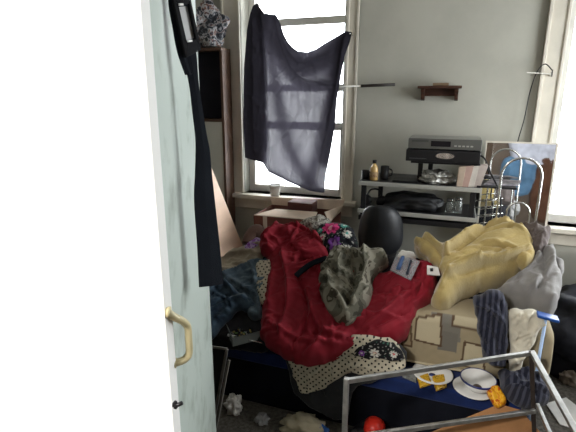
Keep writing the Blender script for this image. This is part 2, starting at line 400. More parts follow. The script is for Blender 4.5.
# marks on the door: two small scuffs are in the paint noise
# ------------------------------------------------------------------ strap over the door
M_strap = cloth('black_webbing', (.009, .011, .015), bump=.3, bscale=400, sheen=0, spec=.08)
BPL = Plane((*(HG+dn*.0), 0), (dn[0]*.75-dv[0]*.66, dn[1]*.75-dv[1]*.66, 0), (dv[0], dv[1], 0))
_b0 = dp(166, 30, .012); BPL.p0 = _b0
def ribbon(name, rows, m, parent, th=.003, plane=BPL, sub=5):
    L_ = catmull([np.array(plane.hit(*r[0])) for r in rows], sub); R_ = catmull([np.array(plane.hit(*r[1])) for r in rows], sub)
    n = len(L_); vs = []; fs = []
    for k in (0, 1):
        for i in range(n): vs += [L_[i]+plane.n*th*k, (L_[i]+R_[i])/2+plane.n*(th*k+.002), R_[i]+plane.n*th*k]
    for i in range(n-1):
        for c in (0, 1):
            a = i*3+c; fs.append((a, a+1, a+4, a+3)); b = a+3*n; fs.append((b, b+3, b+4, b+1))
        for c in (0, 2):
            a = i*3+c; fs.append((a, a+3, a+3+3*n, a+3*n))
    fs += [(0, 3*n, 3*n+1, 1), (1, 3*n+1, 3*n+2, 2), (3*n-3, 3*n-2, 6*n-2, 6*n-3), (3*n-2, 3*n-1, 6*n-1, 6*n-2)]
    return MB().add(vs, fs, False).build(name, m, parent)
belt = empty('belt', 'wide black webbing belt with metal slide buckle hanging down the open white door', 'belt')
ribbon('strap', [((166,-260),(178,-260)),((166,-60),(186,-60)),((171,20),(192,20)),((183,58),(196,58)),((189,85),(198,85)),((192,110),(202,110)),((195,135),(206,135)),((195.5,150),(209,150)),((195,172),(211,172)),((194,200),(214,200)),((197,245),(219,245)),((199,287),(222.5,284))], M_strap, belt)
ribbon('keeper_strap', [((168,-40),(176,-40)),((168,0),(174,0)),((172,25),(178,25)),((177,52),(184,52)),((185,75),(191,75))], M_strap, belt, plane=Plane(BPL.p0+BPL.n*.006, BPL.n, BPL.e1))
_bp = Plane(BPL.p0+BPL.n*.012, BPL.n, BPL.e1)
bk = [_bp.hit(*p) for p in ((170,-4),(188,-4),(199.5,50),(184,58))]
bk2 = [_bp.hit(*p) for p in ((176.5,5),(187,4),(194,39),(185,42))]
fr = MB()
for i in range(4): fr.hexa([bk[i], bk[(i+1) % 4], bk2[(i+1) % 4], bk2[i]], _bp.n*.007)
fr.build('buckle', mat('matt_black_plastic', (.010, .010, .012), .8, spec=.12), belt, bevel=.0015)['label'] = 'black plastic buckle frame'
MB().hexa([_bp.hit(*p) for p in ((177,7),(187,6),(194,38),(186,41))], -_bp.n*.003).build('slide_plate', mat('grey_plate', srgb(150,150,150), .5, .4, var=.1), belt)['label'] = 'dull grey metal slide plate'
for a_ in (((176,5),(180,5)), ((185,41.5),(189,41))):
    MB().bar(_bp.hit(*a_[0])+_bp.n*.009, _bp.hit(*a_[1])+_bp.n*.009, .004).build('tab', M_white, belt)

# ================================================================== LEFT SIDE: cupboard, bag, board, box
cb = empty('cupboard', 'tall cupboard with dark open top compartment and pale lower panel beside the window', 'cupboard')
cx0, cx1, cy0, cy1, ct = -2.2, -1.605, 3.03, 3.165, 1.86
M_edge = mat('brown_edge', srgb(80, 58, 45), .6, var=.2)
MB().box((cx1-.02, cy0, 0), (cx1, cy1, ct)).build('side_panel', M_edge, cb, bevel=.002)
MB().box((cx0, cy0, 0), (cx0+.02, cy1, ct)).build('side_panel', M_edge, cb, bevel=.002)
MB().box((cx0, cy0-.01, ct), (cx1, cy1, ct+.02)).build('top', M_edge, cb, bevel=.002)
MB().box((cx0+.02, cy0, 1.36), (cx1-.02, cy1-.01, 1.38)).build('shelf', M_edge, cb)
MB().box((cx0+.02, cy1-.012, .05), (cx1-.02, cy1-.002, ct)).build('back_panel', mat('dark_back', (.012, .012, .018), .8), cb)
MB().box((cx0+.02, cy0+.05, 1.385), (cx1-.022, cy0+.07, ct-.005)).build('dark_fill_panel', cloth('compartment_dark', (.010, .010, .015)), cb)['label'] = 'black panel put in for the dark inside of the open compartment'  # black sheet put in for the darkness inside the open compartment
MB().box((cx0+.02, cy0+.004, .06), (cx1-.02, cy0+.02, 1.358)).build('front_panel', M_wall, cb)['label'] = 'pale grey painted lower panel'

def blob(name, c, r, m, parent=None, seed=1, amp=.15, freq=3, sub=4, flat=None, paint=None, box=2.0, amp2=.0):
    bm = bmesh.new(); bmesh.ops.create_icosphere(bm, subdivisions=sub, radius=1)
    from mathutils import noise as NZ
    for v in bm.verts:
        p = v.co.normalized()
        if box != 2: k = (abs(p.x)**box+abs(p.y)**box+abs(p.z)**box)**(-1/box); p = p*k
        d = 1+amp*NZ.noise(p*freq+Vector((seed*3.1, seed, 0)))
        if amp2: d += amp2*(.5-abs(NZ.noise(p*freq*2.6+Vector((seed, 0, seed*2.2)))))
        q = Vector((p.x*r[0]*d, p.y*r[1]*d, p.z*r[2]*d))
        if flat is not None and q.z < flat: q.z = flat
        v.co = q+Vector(c)
    me = bpy.data.meshes.new(name); bm.to_mesh(me); bm.free()
    return link(name, me, m, parent, True)
def patch_mat(name, cols, scale, rough=.6, src='Object'):
    m = mat(name, (1, 1, 1), rough); nt = m.node_tree; b = nt.nodes['Principled BSDF']
    tc = nd(m, 'ShaderNodeTexCoord'); n1 = nd(m, 'ShaderNodeTexNoise'); n1.inputs['Scale'].default_value = scale; n1.inputs['Detail'].default_value = 3; n1.inputs['Distortion'].default_value = 1.2
    nt.links.new(tc.outputs[src], n1.inputs['Vector'])
    r = nd(m, 'ShaderNodeValToRGB'); r.color_ramp.interpolation = 'CONSTANT'
    for i, (p, c) in enumerate(cols):
        e = r.color_ramp.elements[i] if i < 2 else r.color_ramp.elements.new(p)
        e.position = p; e.color = (*c, 1)
    nt.links.new(n1.outputs[0], r.inputs[0]); nt.links.new(r.outputs[0], b.inputs['Base Color'])
    return m
bag = blob('plastic_bag', (-1.765, 3.095, 2.005), (.15, .08, .17), patch_mat('bag_print', [(0, (.02, .022, .03)), (.42, (.10, .11, .13)), (.48, (.45, .45, .47)), (.56, (.22, .11, .08)), (.61, (.05, .05, .07)), (.68, (.6, .6, .6))], 22, .35), seed=2, amp=.5, freq=2, amp2=.25, flat=-.115, sub=5)
tag(bag, 'crumpled patterned grey plastic bag sitting on top of the cupboard', 'bag')

e0 = oy(212, 168, 2.90); e1 = oy(246, 254, 2.90); ed = (e1-e0)/np.linalg.norm(e1-e0); L0 = (e0[2]-.004)/-ed[2]
brd = MB().hexa([e0, e0+ed*L0, e0+ed*L0+np.array([0, -.45, 0]), e0+np.array([0, -.45, 0])], (-.017, 0, -.005)).build('plywood_board', mat('peach_board', srgb(222, 190, 164), .55, var=.08, scale=5, stretch=(6, 1, 1)), bevel=.002)
tag(brd, 'pale peach wooden board leaning sideways against the cupboard', 'board')
bxr = empty('cardboard_box', 'open reddish brown cardboard box with pale flaps under the window', 'box')
X0, X1, Y0, Y1, ZT = -1.25, -.715, 2.74, 3.08, .75
M_boxr = mat('red_brown_card', srgb(112, 70, 58), .85, var=.15)
M_flap = mat('pale_card', srgb(205, 186, 166), .9, var=.08)
w = MB(); t = .006
w.box((X0, Y0, 0), (X1, Y0+t, ZT)).box((X0, Y1-t, 0), (X1, Y1, ZT)).box((X0, Y0, 0), (X0+t, Y1, ZT)).box((X1-t, Y0, 0), (X1, Y1, ZT)).box((X0, Y0, 0), (X1, Y1, t))
w.build('carton', M_boxr, bxr)
MB().hexa([(X0, Y1, ZT), (X1, Y1, ZT), (X1+.02, Y1+.03, ZT+.075), (X0-.02, Y1+.02, ZT+.05)], (0, .005, 0)).build('flap', M_flap, bxr)
MB().hexa([(X0, Y0, ZT), (X1-.1, Y0, ZT+.004), (X1-.12, Y0+.15, ZT+.02), (X0+.1, Y0+.16, ZT+.012)], (0, 0, .005)).build('flap', M_flap, bxr)
MB().hexa([(X1, Y0, ZT), (X1, Y1, ZT), (X1+.02, Y1-.05, ZT+.05), (X1-.04, Y0+.03, ZT+.06)], (.005, 0, 0)).build('flap', M_flap, bxr)
MB().box((X0+.07, Y0-.002, .2), (X0+.10, Y0, ZT)).build('tape', M_flap, bxr)
rl = MB().tube([(-1.24, 2.62, .58), (-1.235, 2.66, .63), (-1.20, 2.69, .66), (-1.15, 2.68, .60)], .045, 16, 6)
tag(rl.build('rolled_cushion', cloth('brown_cloth', srgb(92, 70, 62))), 'rounded brown cushion tucked at the left end of the cardboard box', 'cushion')
p = oy(303, 206, 3.0)
o = MB().box((p[0]-.09, 2.92, .745), (p[0]+.09, 3.06, p[2]+.04)).build('shoe_box', mat('maroon_card', srgb(92, 56, 52), .8), bevel=.004)
tag(o, 'small maroon box on the cardboard box below the window sill', 'box')
p = oy(275.5, 201, 3.17); pz = .80
pot = empty('flower_pot', 'small white pot standing on the window sill beneath the dark curtain', 'pot')
MB().lathe([(.034, pz), (.040, pz+.05), (.044, pz+.075), (.050, pz+.076), (.050, pz+.092), (.044, pz+.092), (.041, pz+.07), (.01, pz+.068)], (p[0], 3.165, 0)).build('pot', M_white, pot)
MB().lathe([(.03, pz+.066), (.041, pz+.07), (.041, pz+.078), (.001, pz+.082)], (p[0], 3.165, 0)).build('soil', mat('soil', (.10, .08, .06), .95, var=.4, scale=80), pot)

# ------------------------------------------------------------------ dark sheer cloth at the window
CPL = PY(3.10)
M_sheer = sheer_mat('black_sheer', (.028, .026, .034), .016, .5)
def strokes_paint(lines, base=1.0):
    L_ = [([CPL.ab(*p) for p in ln], k, w) for ln, k, w in lines]
    L_ = [([tuple(z) for z in catmull([np.array(p) for p in q], 5)], k, w) for q, k, w in L_]
    def f(a, b):
        c = np.full(len(a), base)
        for q, k, w in L_:
            d, _, _ = segdist(a, b, q, False); c += k*np.exp(-(d/w)**(4 if w > .07 else 2))
        c += .18*pnoise(a/.02, b/.16, 4)
        return np.stack([c/6]*3, 1)
    return f
cur = empty('curtain', 'dark sheer cloth pinned askew across the window', 'curtain')
o = garment('curtain_cloth', [(247,30),(250,14),(253,6),(257,3),(260,7),(264,13),(270,14),(276,15),(281,24),(284,34),(288,42),(292,47),(298,51),(308,52),(316,49),(324,44),(335,37),(346,31),(352,32),(350,42),(345,55),(341,75),(337,100),(335,125),(331,150),(326,175),(324,193),(310,191),(290,183),(268,172),(263,163),(245,158),(243,120),(244,70)], M_sheer, CPL, thick=0, edge=.02, sp=.008, soft=1, jit=.004,
      folds=[([(262,14),(268,60),(272,170)], .02, .03), ([(276,18),(285,52),(300,75),(330,84)], .03, .025), ([(344,40),(336,90),(318,180)], .02, .03), ([(284,40),(300,62),(330,55)], .02, .02), ([(254,20),(255,150)], .03, .03), ([(262,40),(266,150)], -.02, .02)],
      lump=(.012, .2), wr=(.006, .06, 84, 8), fine=(.0006, .05), seed=3, under=0, parent=cur,
      paint=strokes_paint([([(254,20),(253,80),(254,156)], 3.0, .085), ([(255,30),(256,100),(257,160)], 1.5, .045), ([(262,6),(276,18),(284,46),(300,64),(322,61),(346,40)], 1.9, .062), ([(258,8),(272,40),(286,68),(304,84),(326,82),(338,66),(348,36)], .9, .032), ([(349,32),(338,80),(332,130),(328,160)], 1.5, .045), ([(348,40),(334,90),(322,140),(306,196)], .55, .045), ([(262,8),(274,70),(284,130),(298,165),(318,196)], .55, .04), ([(240,152),(268,170),(300,186),(330,195)], .6, .014)]))
me = o.data; n = len(me.vertices)//2          # a hanging sheet has one skin
bm = bmesh.new(); bm.from_mesh(me); bm.verts.ensure_lookup_table()
bmesh.ops.delete(bm, geom=[v for v in bm.verts if v.index >= n], context='VERTS'); bm.to_mesh(me); bm.free()
nb = oy(257, 5, 3.10)
MB().tube([nb+np.array([0, .1, 0]), nb+np.array([0, -.01, .01])], .005, 8).build('nail', M_chrome, cur)
nb = oy(350, 34, 3.10)
MB().tube([nb+np.array([0, .1, 0]), nb+np.array([0, -.01, 0])], .004, 8).build('nail', M_chrome, cur)
cr_ = empty('curtain_rod', 'thin broken curtain rod, half white half black, sticking out beside the window', 'rod')
a, b, c = oy(322, 87, 3.12), oy(361, 86, 3.14), oy(395, 84.5, 3.15)
MB().tube([a, b], .006, 10).build('white_tube', M_sash, cr_)
MB().tube([b, c], .0105, 10).build('black_tube', mat('dark_bronze', (.035, .03, .028), .5), cr_)
MB().tube([c+np.array([-.03, 0, 0]), c+np.array([-.03, .05, 0])], .006, 8).build('bracket', M_blackm, cr_)
MB().tube([b+np.array([.01, 0, 0]), b+np.array([.01, .06, 0])], .006, 8).build('bracket', M_blackm, cr_)

# ------------------------------------------------------------------ small wall shelf
ws = empty('wall_shelf', 'small dark wooden bracket shelf on the wall above the disc players', 'shelf')
x0, x1 = oy(418, 87, 3.12)[0], oy(462, 87, 3.12)[0]; z = oy(440, 87, 3.08)[2]
MB().box((x0, 3.08, z-.008), (x1, 3.2, z+.008)).build('board', M_brown, ws, bevel=.003)
MB().box((x0+.035, 3.17, z-.055), (x1-.035, 3.19, z-.008)).build('back_rail', M_brown, ws, bevel=.003)
for xx in (x0+.02, x1-.04):
    MB().hexa([(xx, 3.195, z-.008), (xx, 3.10, z-.008), (xx, 3.11, z-.03), (xx, 3.145, z-.045), (xx, 3.155, z-.075), (xx, 3.195, z-.085)], (.022, 0, 0)).build('bracket', M_brown, ws, bevel=.002)
o = MB().box((x0+.09, 3.11, z+.009), (x1-.08, 3.15, z+.026)).build('pencil_box', mat('tan_wood', srgb(140, 118, 92), .7), bevel=.002)
tag(o, 'slim tan wooden box lying on the small wall shelf', 'box')
# bracket and cord on the right casing
br = empty('wall_bracket', 'thin white curtain bracket on the right window casing', 'bracket')
a = oy(527, 72.5, 3.13); b = oy(552, 74, 3.13)
MB().bar(a, b, .006).build('arm', M_sash, br); MB().bar(b+np.array([0, .06, -.01]), b+np.array([0, 0, .01]), .012).build('plate', M_sash, br)
MB().bar(b+np.array([0, -.002, -.015]), b+np.array([0, -.002, .025]), .005).build('screw', M_black, br)
cpt = [oy(552, 70, 3.13), oy(545, 64, 3.13), oy(537, 72, 3.13), oy(530, 92, 3.15), oy(524, 120, 3.16), oy(517, 145, 3.16), oy(513, 175, 3.17), oy(511, 200, 3.17)]
tag(MB().tube(cpt, .003, 8, 6).build('hanging_cord', M_black), 'thin black cord hanging down the wall from the white bracket', 'cord')

# ================================================================== RACK AND ELECTRONICS
rk = empty('media_rack', 'black two-tier rack with pale shelf edges against the wall', 'rack')
ry0, ry1 = 2.75, 3.12
xl, xr = oy(359, 184, ry0)[0], oy(480, 194, ry0)[0]; zt = oy(420, 185, ry0)[2]
zl = oy(420, 214, ry0)[2]; xr2 = oy(471, 222, ry0)[0]
M_shelf = mat('black_laminate', (.02, .02, .022), .35, var=.2)
M_strip = mat('pale_edge_strip', srgb(176, 176, 170), .5, var=.06)
def shelf(zt, xr, nm):
    s = MB().box((xl, ry0+.012, zt-.022), (xr, ry1, zt)).build(nm, M_shelf, rk)
    MB().box((xl-.004, ry0, zt-.024), (xr+.004, ry0+.012, zt+.001)).build('edge_strip', M_strip, s, bevel=.002)
    MB().box((xr, ry0+.012, zt-.024), (xr+.008, ry1, zt+.001)).build('edge_strip', M_strip, s, bevel=.002)
shelf(zt, xr, 'upper_shelf'); shelf(zl, xr-.01, 'lower_shelf')
MB().box((xl, ry0+.02, zl-.075), (xr-.02, ry1, zl-.045)).build('keyboard_tray', M_shelf, rk, bevel=.003)
MB().box((xl+.02, ry0+.04, .30), (xr-.02, ry1, .32)).build('bottom_shelf', M_shelf, rk)
for xx, yy in ((xl+.012, ry0+.015), (xr-.05, ry0+.015), (xl+.07, ry1-.03), (xr-.012, ry1-.03)):
    MB().box((xx, yy, 0), (xx+.03, yy+.025, zt-.023)).build('post', M_blackm, rk, bevel=.003)
# riser with the players
rs = empty('riser', 'black riser plate on posts holding the disc players over the rack', 'stand')
x0 = oy(405, 163, 2.77)[0]; x1 = oy(481, 163, 2.77)[0]; zr = oy(440, 163, 2.77)[2]
MB().box((x0+.03, 2.80, zr-.012), (x1, 3.06, zr)).build('plate', M_black, rs, bevel=.003)
for xx, yy in ((oy(418, 170, 2.9)[0], 2.88), (oy(428, 170, 2.98)[0], 2.97), (x1-.06, 2.93)):
    MB().box((xx, yy, zt), (xx+.028, yy+.022, zr-.012)).build('post', M_blackm, rs, bevel=.003)
dpz0, dpz1 = zr+.001, zr+.07
dpl = empty('disc_player', 'black disc player with shiny oval emblem, lower of the two on the riser', 'disc player')
MB().box((x0, 2.79, dpz0), (x1-.005, 3.06, dpz1)).build('case', M_black, dpl, bevel=.004)
ex, ez = oy(445, 155, 2.79)[0], (dpz0+dpz1)/2+.004
w = MB().add([(ex+.052*math.cos(2*PI*i/28), 2.785, ez+.017*math.sin(2*PI*i/28)) for i in range(28)]+[(ex+.052*math.cos(2*PI*i/28), 2.79, ez+.017*math.sin(2*PI*i/28)) for i in range(28)], [tuple(range(28)), tuple(range(28, 56))[::-1]]+[(i, (i+1) % 28, 28+(i+1) % 28, 28+i) for i in range(28)])
w.build('emblem', mat('silver_emblem', (.75, .74, .70), .22, .8, var=.5, scale=30), dpl)['label'] = 'shiny silver oval emblem'
MB().box((x0+.02, 2.786, dpz0+.015), (x0+.12, 2.79, dpz0+.02)).build('disc_slot', mat('grey_slot', (.06, .06, .065), .4), dpl)
vc = empty('video_recorder', 'silver video recorder stacked on top of the black disc player', 'video recorder')
vx0, vx1 = oy(408, 148, 2.80)[0], oy(481.5, 148, 2.80)[0]; vz0, vz1 = dpz1+.006, dpz1+.066
MB().box((vx0, 2.81, vz0), (vx1, 3.05, vz1)).build('case', mat('silver_case', srgb(150, 150, 146), .4, .5, var=.06), vc, bevel=.003)
fp = MB().box((vx0, 2.80, vz0), (vx1-.0, 2.81, vz1)).build('front_panel', mat('dark_silver', srgb(104, 105, 102), .4, .4, var=.08), vc, bevel=.002)
MB().box((vx0+.13, 2.797, vz0+.016), (vx0+.24, 2.80, vz1-.012)).build('display', mat('display_black', (.012, .012, .016), .15), fp)
for i in range(5): MB().box((vx0+.26+i*.022, 2.797, vz0+.018), (vx0+.274+i*.022, 2.80, vz0+.026)).build('button', M_strip, fp)
MB().box((vx0+.02, 2.798, vz1-.02), (vx0+.115, 2.80, vz1-.008)).build('tape_flap', mat('flap_grey', srgb(86, 87, 85), .4, .4), fp)
for xx in (vx0+.03, vx1-.06):
    for yy in (2.83, 3.0): MB().box((xx, yy, dpz1), (xx+.03, yy+.03, vz0)).build('foot', M_black, vc)

# bottle, mugs, foil, papers, headphones, bags on the rack
def at(px, y): return oy(px, 184, y)[0]
bx = at(373.5, 2.82)
bt = empty('sauce_bottle', 'clear bottle of amber sauce with black cap on the rack', 'bottle')
hb = oy(373, 160, 2.82)[2]-zt; z = zt
M_amb = mat('amber_sauce', srgb(206, 172, 112), .25, var=.18, scale=20, coat=.5)
MB().lathe([(.02, z), (.025, z+.004), (.025, z+hb*.55), (.019, z+hb*.7), (.011, z+hb*.8), (.011, z+hb*.86)], (bx, 2.82, 0)).build('bottle', M_amb, bt)
MB().lathe([(.0256, z+.02), (.0256, z+hb*.42)], (bx, 2.82, 0), cap=False).build('paper_label', mat('bottle_label', srgb(196, 170, 130), .7, var=.4, scale=60, col2=srgb(120, 80, 50)), bt)
MB().lathe([(.0125, z+hb*.85), (.0125, z+hb), (.001, z+hb)], (bx, 2.82, 0)).build('cap', M_black, bt)
def mug(px, y, r, h, label, m=M_black):
    x = at(px, y); o = empty('mug', label, 'mug')
    MB().lathe([(r*.85, zt), (r, zt+.006), (r*1.02, zt+h), (r*.93, zt+h), (r*.88, zt+.012), (.001, zt+.01)], (x, y, 0)).build('cup', m, o)
    MB().tube([(x+r, y, zt+h*.8), (x+r*1.7, y, zt+h*.7), (x+r*1.7, y, zt+h*.35), (x+r*.95, y, zt+h*.25)], .005, 8, 4).build('handle', m, o)
mug(384, 2.87, .026, .085, 'tall black mug just right of the amber bottle')
mug(365, 2.85, .024, .055, 'short dark mug left of the amber bottle')
fl = blob('foil_ball', (oy(437, 178, 2.86)[0], 2.86, zt+.028), (.075, .055, .040), mat('crumpled_foil', (.6, .6, .58), .3, 1, var=.3, scale=40, bump=1, bscale=60), seed=4, amp=.5, freq=3, amp2=.7, sub=5, flat=-.026)
tag(fl, 'crumpled silver foil heap beneath the disc players on the rack', 'foil')
for i, (px, h, tlt, c, lb) in enumerate([(459, .12, .012, srgb(196, 178, 160), 'cream envelope standing leftmost beneath the video recorder'), (465, .125, .02, srgb(190, 160, 150), 'pinkish envelope standing between the cream and white ones'), (471, .125, .015, srgb(214, 208, 200), 'white envelope standing right of the pinkish one beneath the players'), (477, .13, .03, srgb(196, 184, 178), 'curled grey-white envelope standing at the right end of the upper rack')]):
    x = at(px, 2.79)
    o = MB().hexa([(x-.014, 2.775+.004*i, zt), (x+.018, 2.775+.004*i, zt), (x+.018+tlt, 2.775, zt+h), (x-.014+tlt*.4, 2.775, zt+h-.005)], (0, .09, 0)).build('envelope', mat('envelope_%d' % i, c, .85), bevel=.002)
    tag(o, lb, 'envelope')
mgz = zt+.001
pA = [PZ(mgz+.012).hit(*p) for p in ((484,185),(518,186),(521,182),(492,180))]
o = MB().hexa(pA, (0, 0, .010)).build('magazine', mat('magazine_cover', srgb(70, 68, 74), .35, var=.5, scale=20, col2=srgb(160, 156, 160)))
tag(o, 'glossy dark magazine overhanging the right end of the rack', 'magazine')
tr_ = MB().box((xr-.02, 2.78, zt+.0005), (xr+.19, 3.0, zt+.012)).build('clipboard', M_black, bevel=.002)
tag(tr_, 'black clipboard under the magazine at the right end of the rack', 'clipboard')
kb = MB().box((at(392, 2.8), 2.79, zt+.0005), (at(418, 2.8), 2.92, zt+.012)).build('remote_tray', M_black, bevel=.004)
tag(kb, 'flat black remote control lying right of the mugs on the rack', 'remote control')
# cable looping off the players
cpt = [(x1-.03, 3.05, dpz0+.03), oy(484, 158, 2.95), oy(490, 172, 2.80), oy(497, 186, 2.74), oy(501, 200, 2.72), oy(500, 216, 2.70), oy(502, 228, 2.68), (.31, 2.68, .5)]
tag(MB().tube(cpt, .005, 8, 6).build('power_cable', M_black), 'thick black cable hanging from the disc players past the rack end', 'cable')
# lower shelf contents
zs = zl+.001
def lowx(px, y): return oy(px, 205, y)[0]
hp_ = empty('headphones', 'black headphones at the left end of the lower rack shelf', 'headphones')
hx = lowx(366, 2.85)
for dx in (0, .1): MB().lathe([(.02, -.018), (.034, -.014), (.036, .01), (.02, .016)], (hx+dx, 2.85, zs+.037), 20, axis='y').build('ear_cup', M_black, hp_)
MB().tube([(hx, 2.85, zs+.06), (hx+.02, 2.87, zs+.10), (hx+.05, 2.88, zs+.108), (hx+.08, 2.87, zs+.10), (hx+.1, 2.85, zs+.06)], .006, 8, 5).build('headband', M_black, hp_)
lb_ = blob('laptop_bag', (lowx(412, 2.9), 2.9, zs+.04), (.16, .11, .05), mat('black_nylon', (.022, .023, .026), .4, var=.2, bump=.3, bscale=120), seed=9, amp=.25, freq=2, box=4, flat=-.039, amp2=.15)
tag(lb_, 'floppy black bag lying flat on the lower rack shelf', 'bag')
M_jar = mat('clear_jar', (.85, .9, .88), .08, trans=.9, var=.02)
for px, hh, l in ((450, .075, 'small glass jar on the lower rack shelf, left of the pair'), (458, .085, 'taller glass jar on the lower rack shelf, right of the pair')):
    o = empty('glass_jar', l, 'jar', 'glass jars on the lower shelf'); x = lowx(px, 2.85)
    MB().lathe([(.022, zs), (.024, zs+.004), (.024, zs+hh*.8), (.019, zs+hh*.86), (.019, zs+hh), (.016, zs+hh), (.016, zs+hh*.84), (.021, zs+hh*.78), (.021, zs+.006), (.001, zs+.006)], (x, 2.85, 0)).build('jar', M_jar, o)
    MB().lathe([(.02, zs+hh), (.02, zs+hh+.01), (.001, zs+hh+.01)], (x, 2.85, 0)).build('lid', M_chrome, o)

# ------------------------------------------------------------------ mirror, arched metal chair
mr = empty('mirror', 'frameless rectangular mirror leaning on the wall by the right window', 'mirror')
mp_ = Plane((0, 3.10, 0), (0, -1, -.05), (1, 0, 0)); mp_.p0 = np.array([0, 3.06, 1.0])
mq = [mp_.hit(487, 142), mp_.hit(558, 147), mp_.hit(546, 262), mp_.hit(484, 250)]
mq = [np.array([.20, mp_.hit(487, 142)[1], mq[0][2]]), np.array([.578, mq[0][1], mq[0][2]])]
tp = np.array([0, 3.06+(mq[0][2]-1)*.05, mq[0][2]]); bt_ = np.array([0, 3.06+(.45-1)*.05, .45])
G = lambda x, p: np.array([x, p[1], p[2]])
MB().hexa([G(.20, bt_), G(.578, bt_), G(.578, tp), G(.20, tp)], (0, .005, 0)).build('glass', mat('mirror_silver', (.86, .88, .88), .03, 1, var=.02), mr)
fr = MB()
fr.bar(G(.195, bt_), G(.195, tp), .008).bar(G(.583, bt_), G(.583, tp), .012).bar(G(.19, tp), G(.588, tp), .010).bar(G(.19, bt_), G(.588, bt_), .010)
fr.build('edge_frame', M_trim, mr)
MB().box((.2, 2.99, 0), (.58, 3.09, .443)).build('foot_block', M_card, mr)
ac = empty('wire_chair', 'chrome wire chair with arched back in front of the mirror', 'chair')
ay = 2.66
def arch(x0, x1, zt_, zb_):
    r = (x1-x0)/2; c = (x0+x1)/2; zc = zt_-r
    return [(x0, ay, zb_), (x0, ay, (zb_+zc)/2), (x0, ay, zc)]+[(c-r*math.cos(t), ay, zc+r*math.sin(t)) for t in np.linspace(.2, PI-.2, 11)]+[(x1, ay, zc), (x1, ay, (zb_+zc)/2), (x1, ay, zb_)]
ax0, ax1 = oy(499.5, 190, ay)[0], oy(540, 190, ay)[0]; az = oy(520, 158, ay)[2]
MB().tube(arch(ax0, ax1, az, .0), .0065, 10).build('outer_hoop', M_chrome, ac)
ix0, ix1 = oy(505.5, 220, ay)[0], oy(528.5, 220, ay)[0]; iz = oy(517, 202.5, ay)[2]
MB().tube(arch(ix0, ix1, iz, .45), .005, 10).build('inner_hoop', M_chrome, ac)
MB().tube([(ax0, ay, .45), (ax1, ay, .45)], .006, 8).build('cross_bar', M_chrome, ac)
MB().lathe([(.001, .44), (.16, .44), (.17, .45), (.16, .47), (.001, .475)], ((ax0+ax1)/2, ay+.17, 0)).build('seat', cloth('grey_seat', (.2, .2, .2)), ac)
for dx in (-.1, .1): MB().tube([((ax0+ax1)/2+dx, ay+.27, .44), ((ax0+ax1)/2+dx*1.2, ay+.29, 0)], .0065, 8).build('leg', M_chrome, ac)
wr_ = empty('wire_shelf', 'chrome wire shelving behind the right end of the rack', 'wire rack')
for i, py in enumerate((199, 206, 214, 222)):
    MB().tube([oy(472, py+2, 2.95), oy(503, py-1, 2.95)], .0035, 8).build('wire', M_chrome, wr_)
for px in (474,):
    a = oy(px, 196, 2.955); MB().tube([a, (a[0], 2.955, 0)], .005, 8).build('upright', M_chrome, wr_)

# ------------------------------------------------------------------ black task chair between bed and rack
oc = empty('desk_chair', 'black padded office chair seen from behind in front of the rack', 'chair')
cx = oy(379.5, 230, 2.64)[0]; zc0 = .60; zc1 = oy(378, 205, 2.64)[2]
M_vinyl = mat('black_vinyl', (.011, .012, .015), .46, var=.2, bump=.06, bscale=90, spec=.5)
bm = bmesh.new(); bmesh.ops.create_uvsphere(bm, u_segments=48, v_segments=32, radius=1)
for v in bm.verts:
    p = v.co; k = (abs(p.x)**2.7+abs(p.z)**2.7+abs(p.y)**2)**(-1/2.7) if True else 1
    q = p*k; tx = q.x*(.135+.015*q.z*-1); y = q.y*.055; s = math.exp(-((q.x+.28)/.09)**2)
    y *= 1-.28*s; v.co = (cx+tx, 2.64+y+.05*q.x*q.x, (zc0+zc1)/2+q.z*(zc1-zc0)/2)
me = bpy.data.meshes.new('backrest'); bm.to_mesh(me); bm.free(); link('backrest', me, M_vinyl, oc, True)
blob('seat', (cx, 2.92, .44), (.21, .20, .045), M_vinyl, oc, amp=.02, box=4)
MB().bar((cx, 2.68, .66), (cx, 2.76, .42), .04, .012).build('back_bar', M_blackm, oc)
MB().tube([(cx, 2.92, .42), (cx, 2.92, .08)], .02, 12).build('column', M_blackm, oc)
for i in range(5):
    t = 2*PI*i/5+.3; e = (cx+.21*math.cos(t), 2.92+.21*math.sin(t), .055)
    lg = MB().bar((cx, 2.92, .09), e, .03, .02).build('leg', M_black, oc)
    MB().lathe([(.001, -.012), (.024, -.012), (.024, .012), (.001, .012)], (e[0], e[1], .025), 14, axis='y').build('caster', M_black, lg)

# ================================================================== BED
bd_ = empty('bed', 'low bed with blue-edged base and beige square-patterned mattress', 'bed')
bX0, bX1, bY0, bY1, bZ = -1.24, .36, 1.835, 2.58, .315
M_base = mat('navy_cloth', (.008, .009, .014), .9, var=.3, scale=5, spec=.1)
M_blue = cloth('blue_piping', (.010, .024, .105), var=.25)
MB().box((bX0, bY0, .0), (bX1, bY1, bZ-.05)).build('base', M_base, bd_, bevel=.01)
MB().box((bX0-.005, bY0-.006, bZ-.075), (bX1+.005, bY1, bZ)).build('base_edge', M_blue, bd_, bevel=.01)['label'] = 'bright blue top edge of the base'
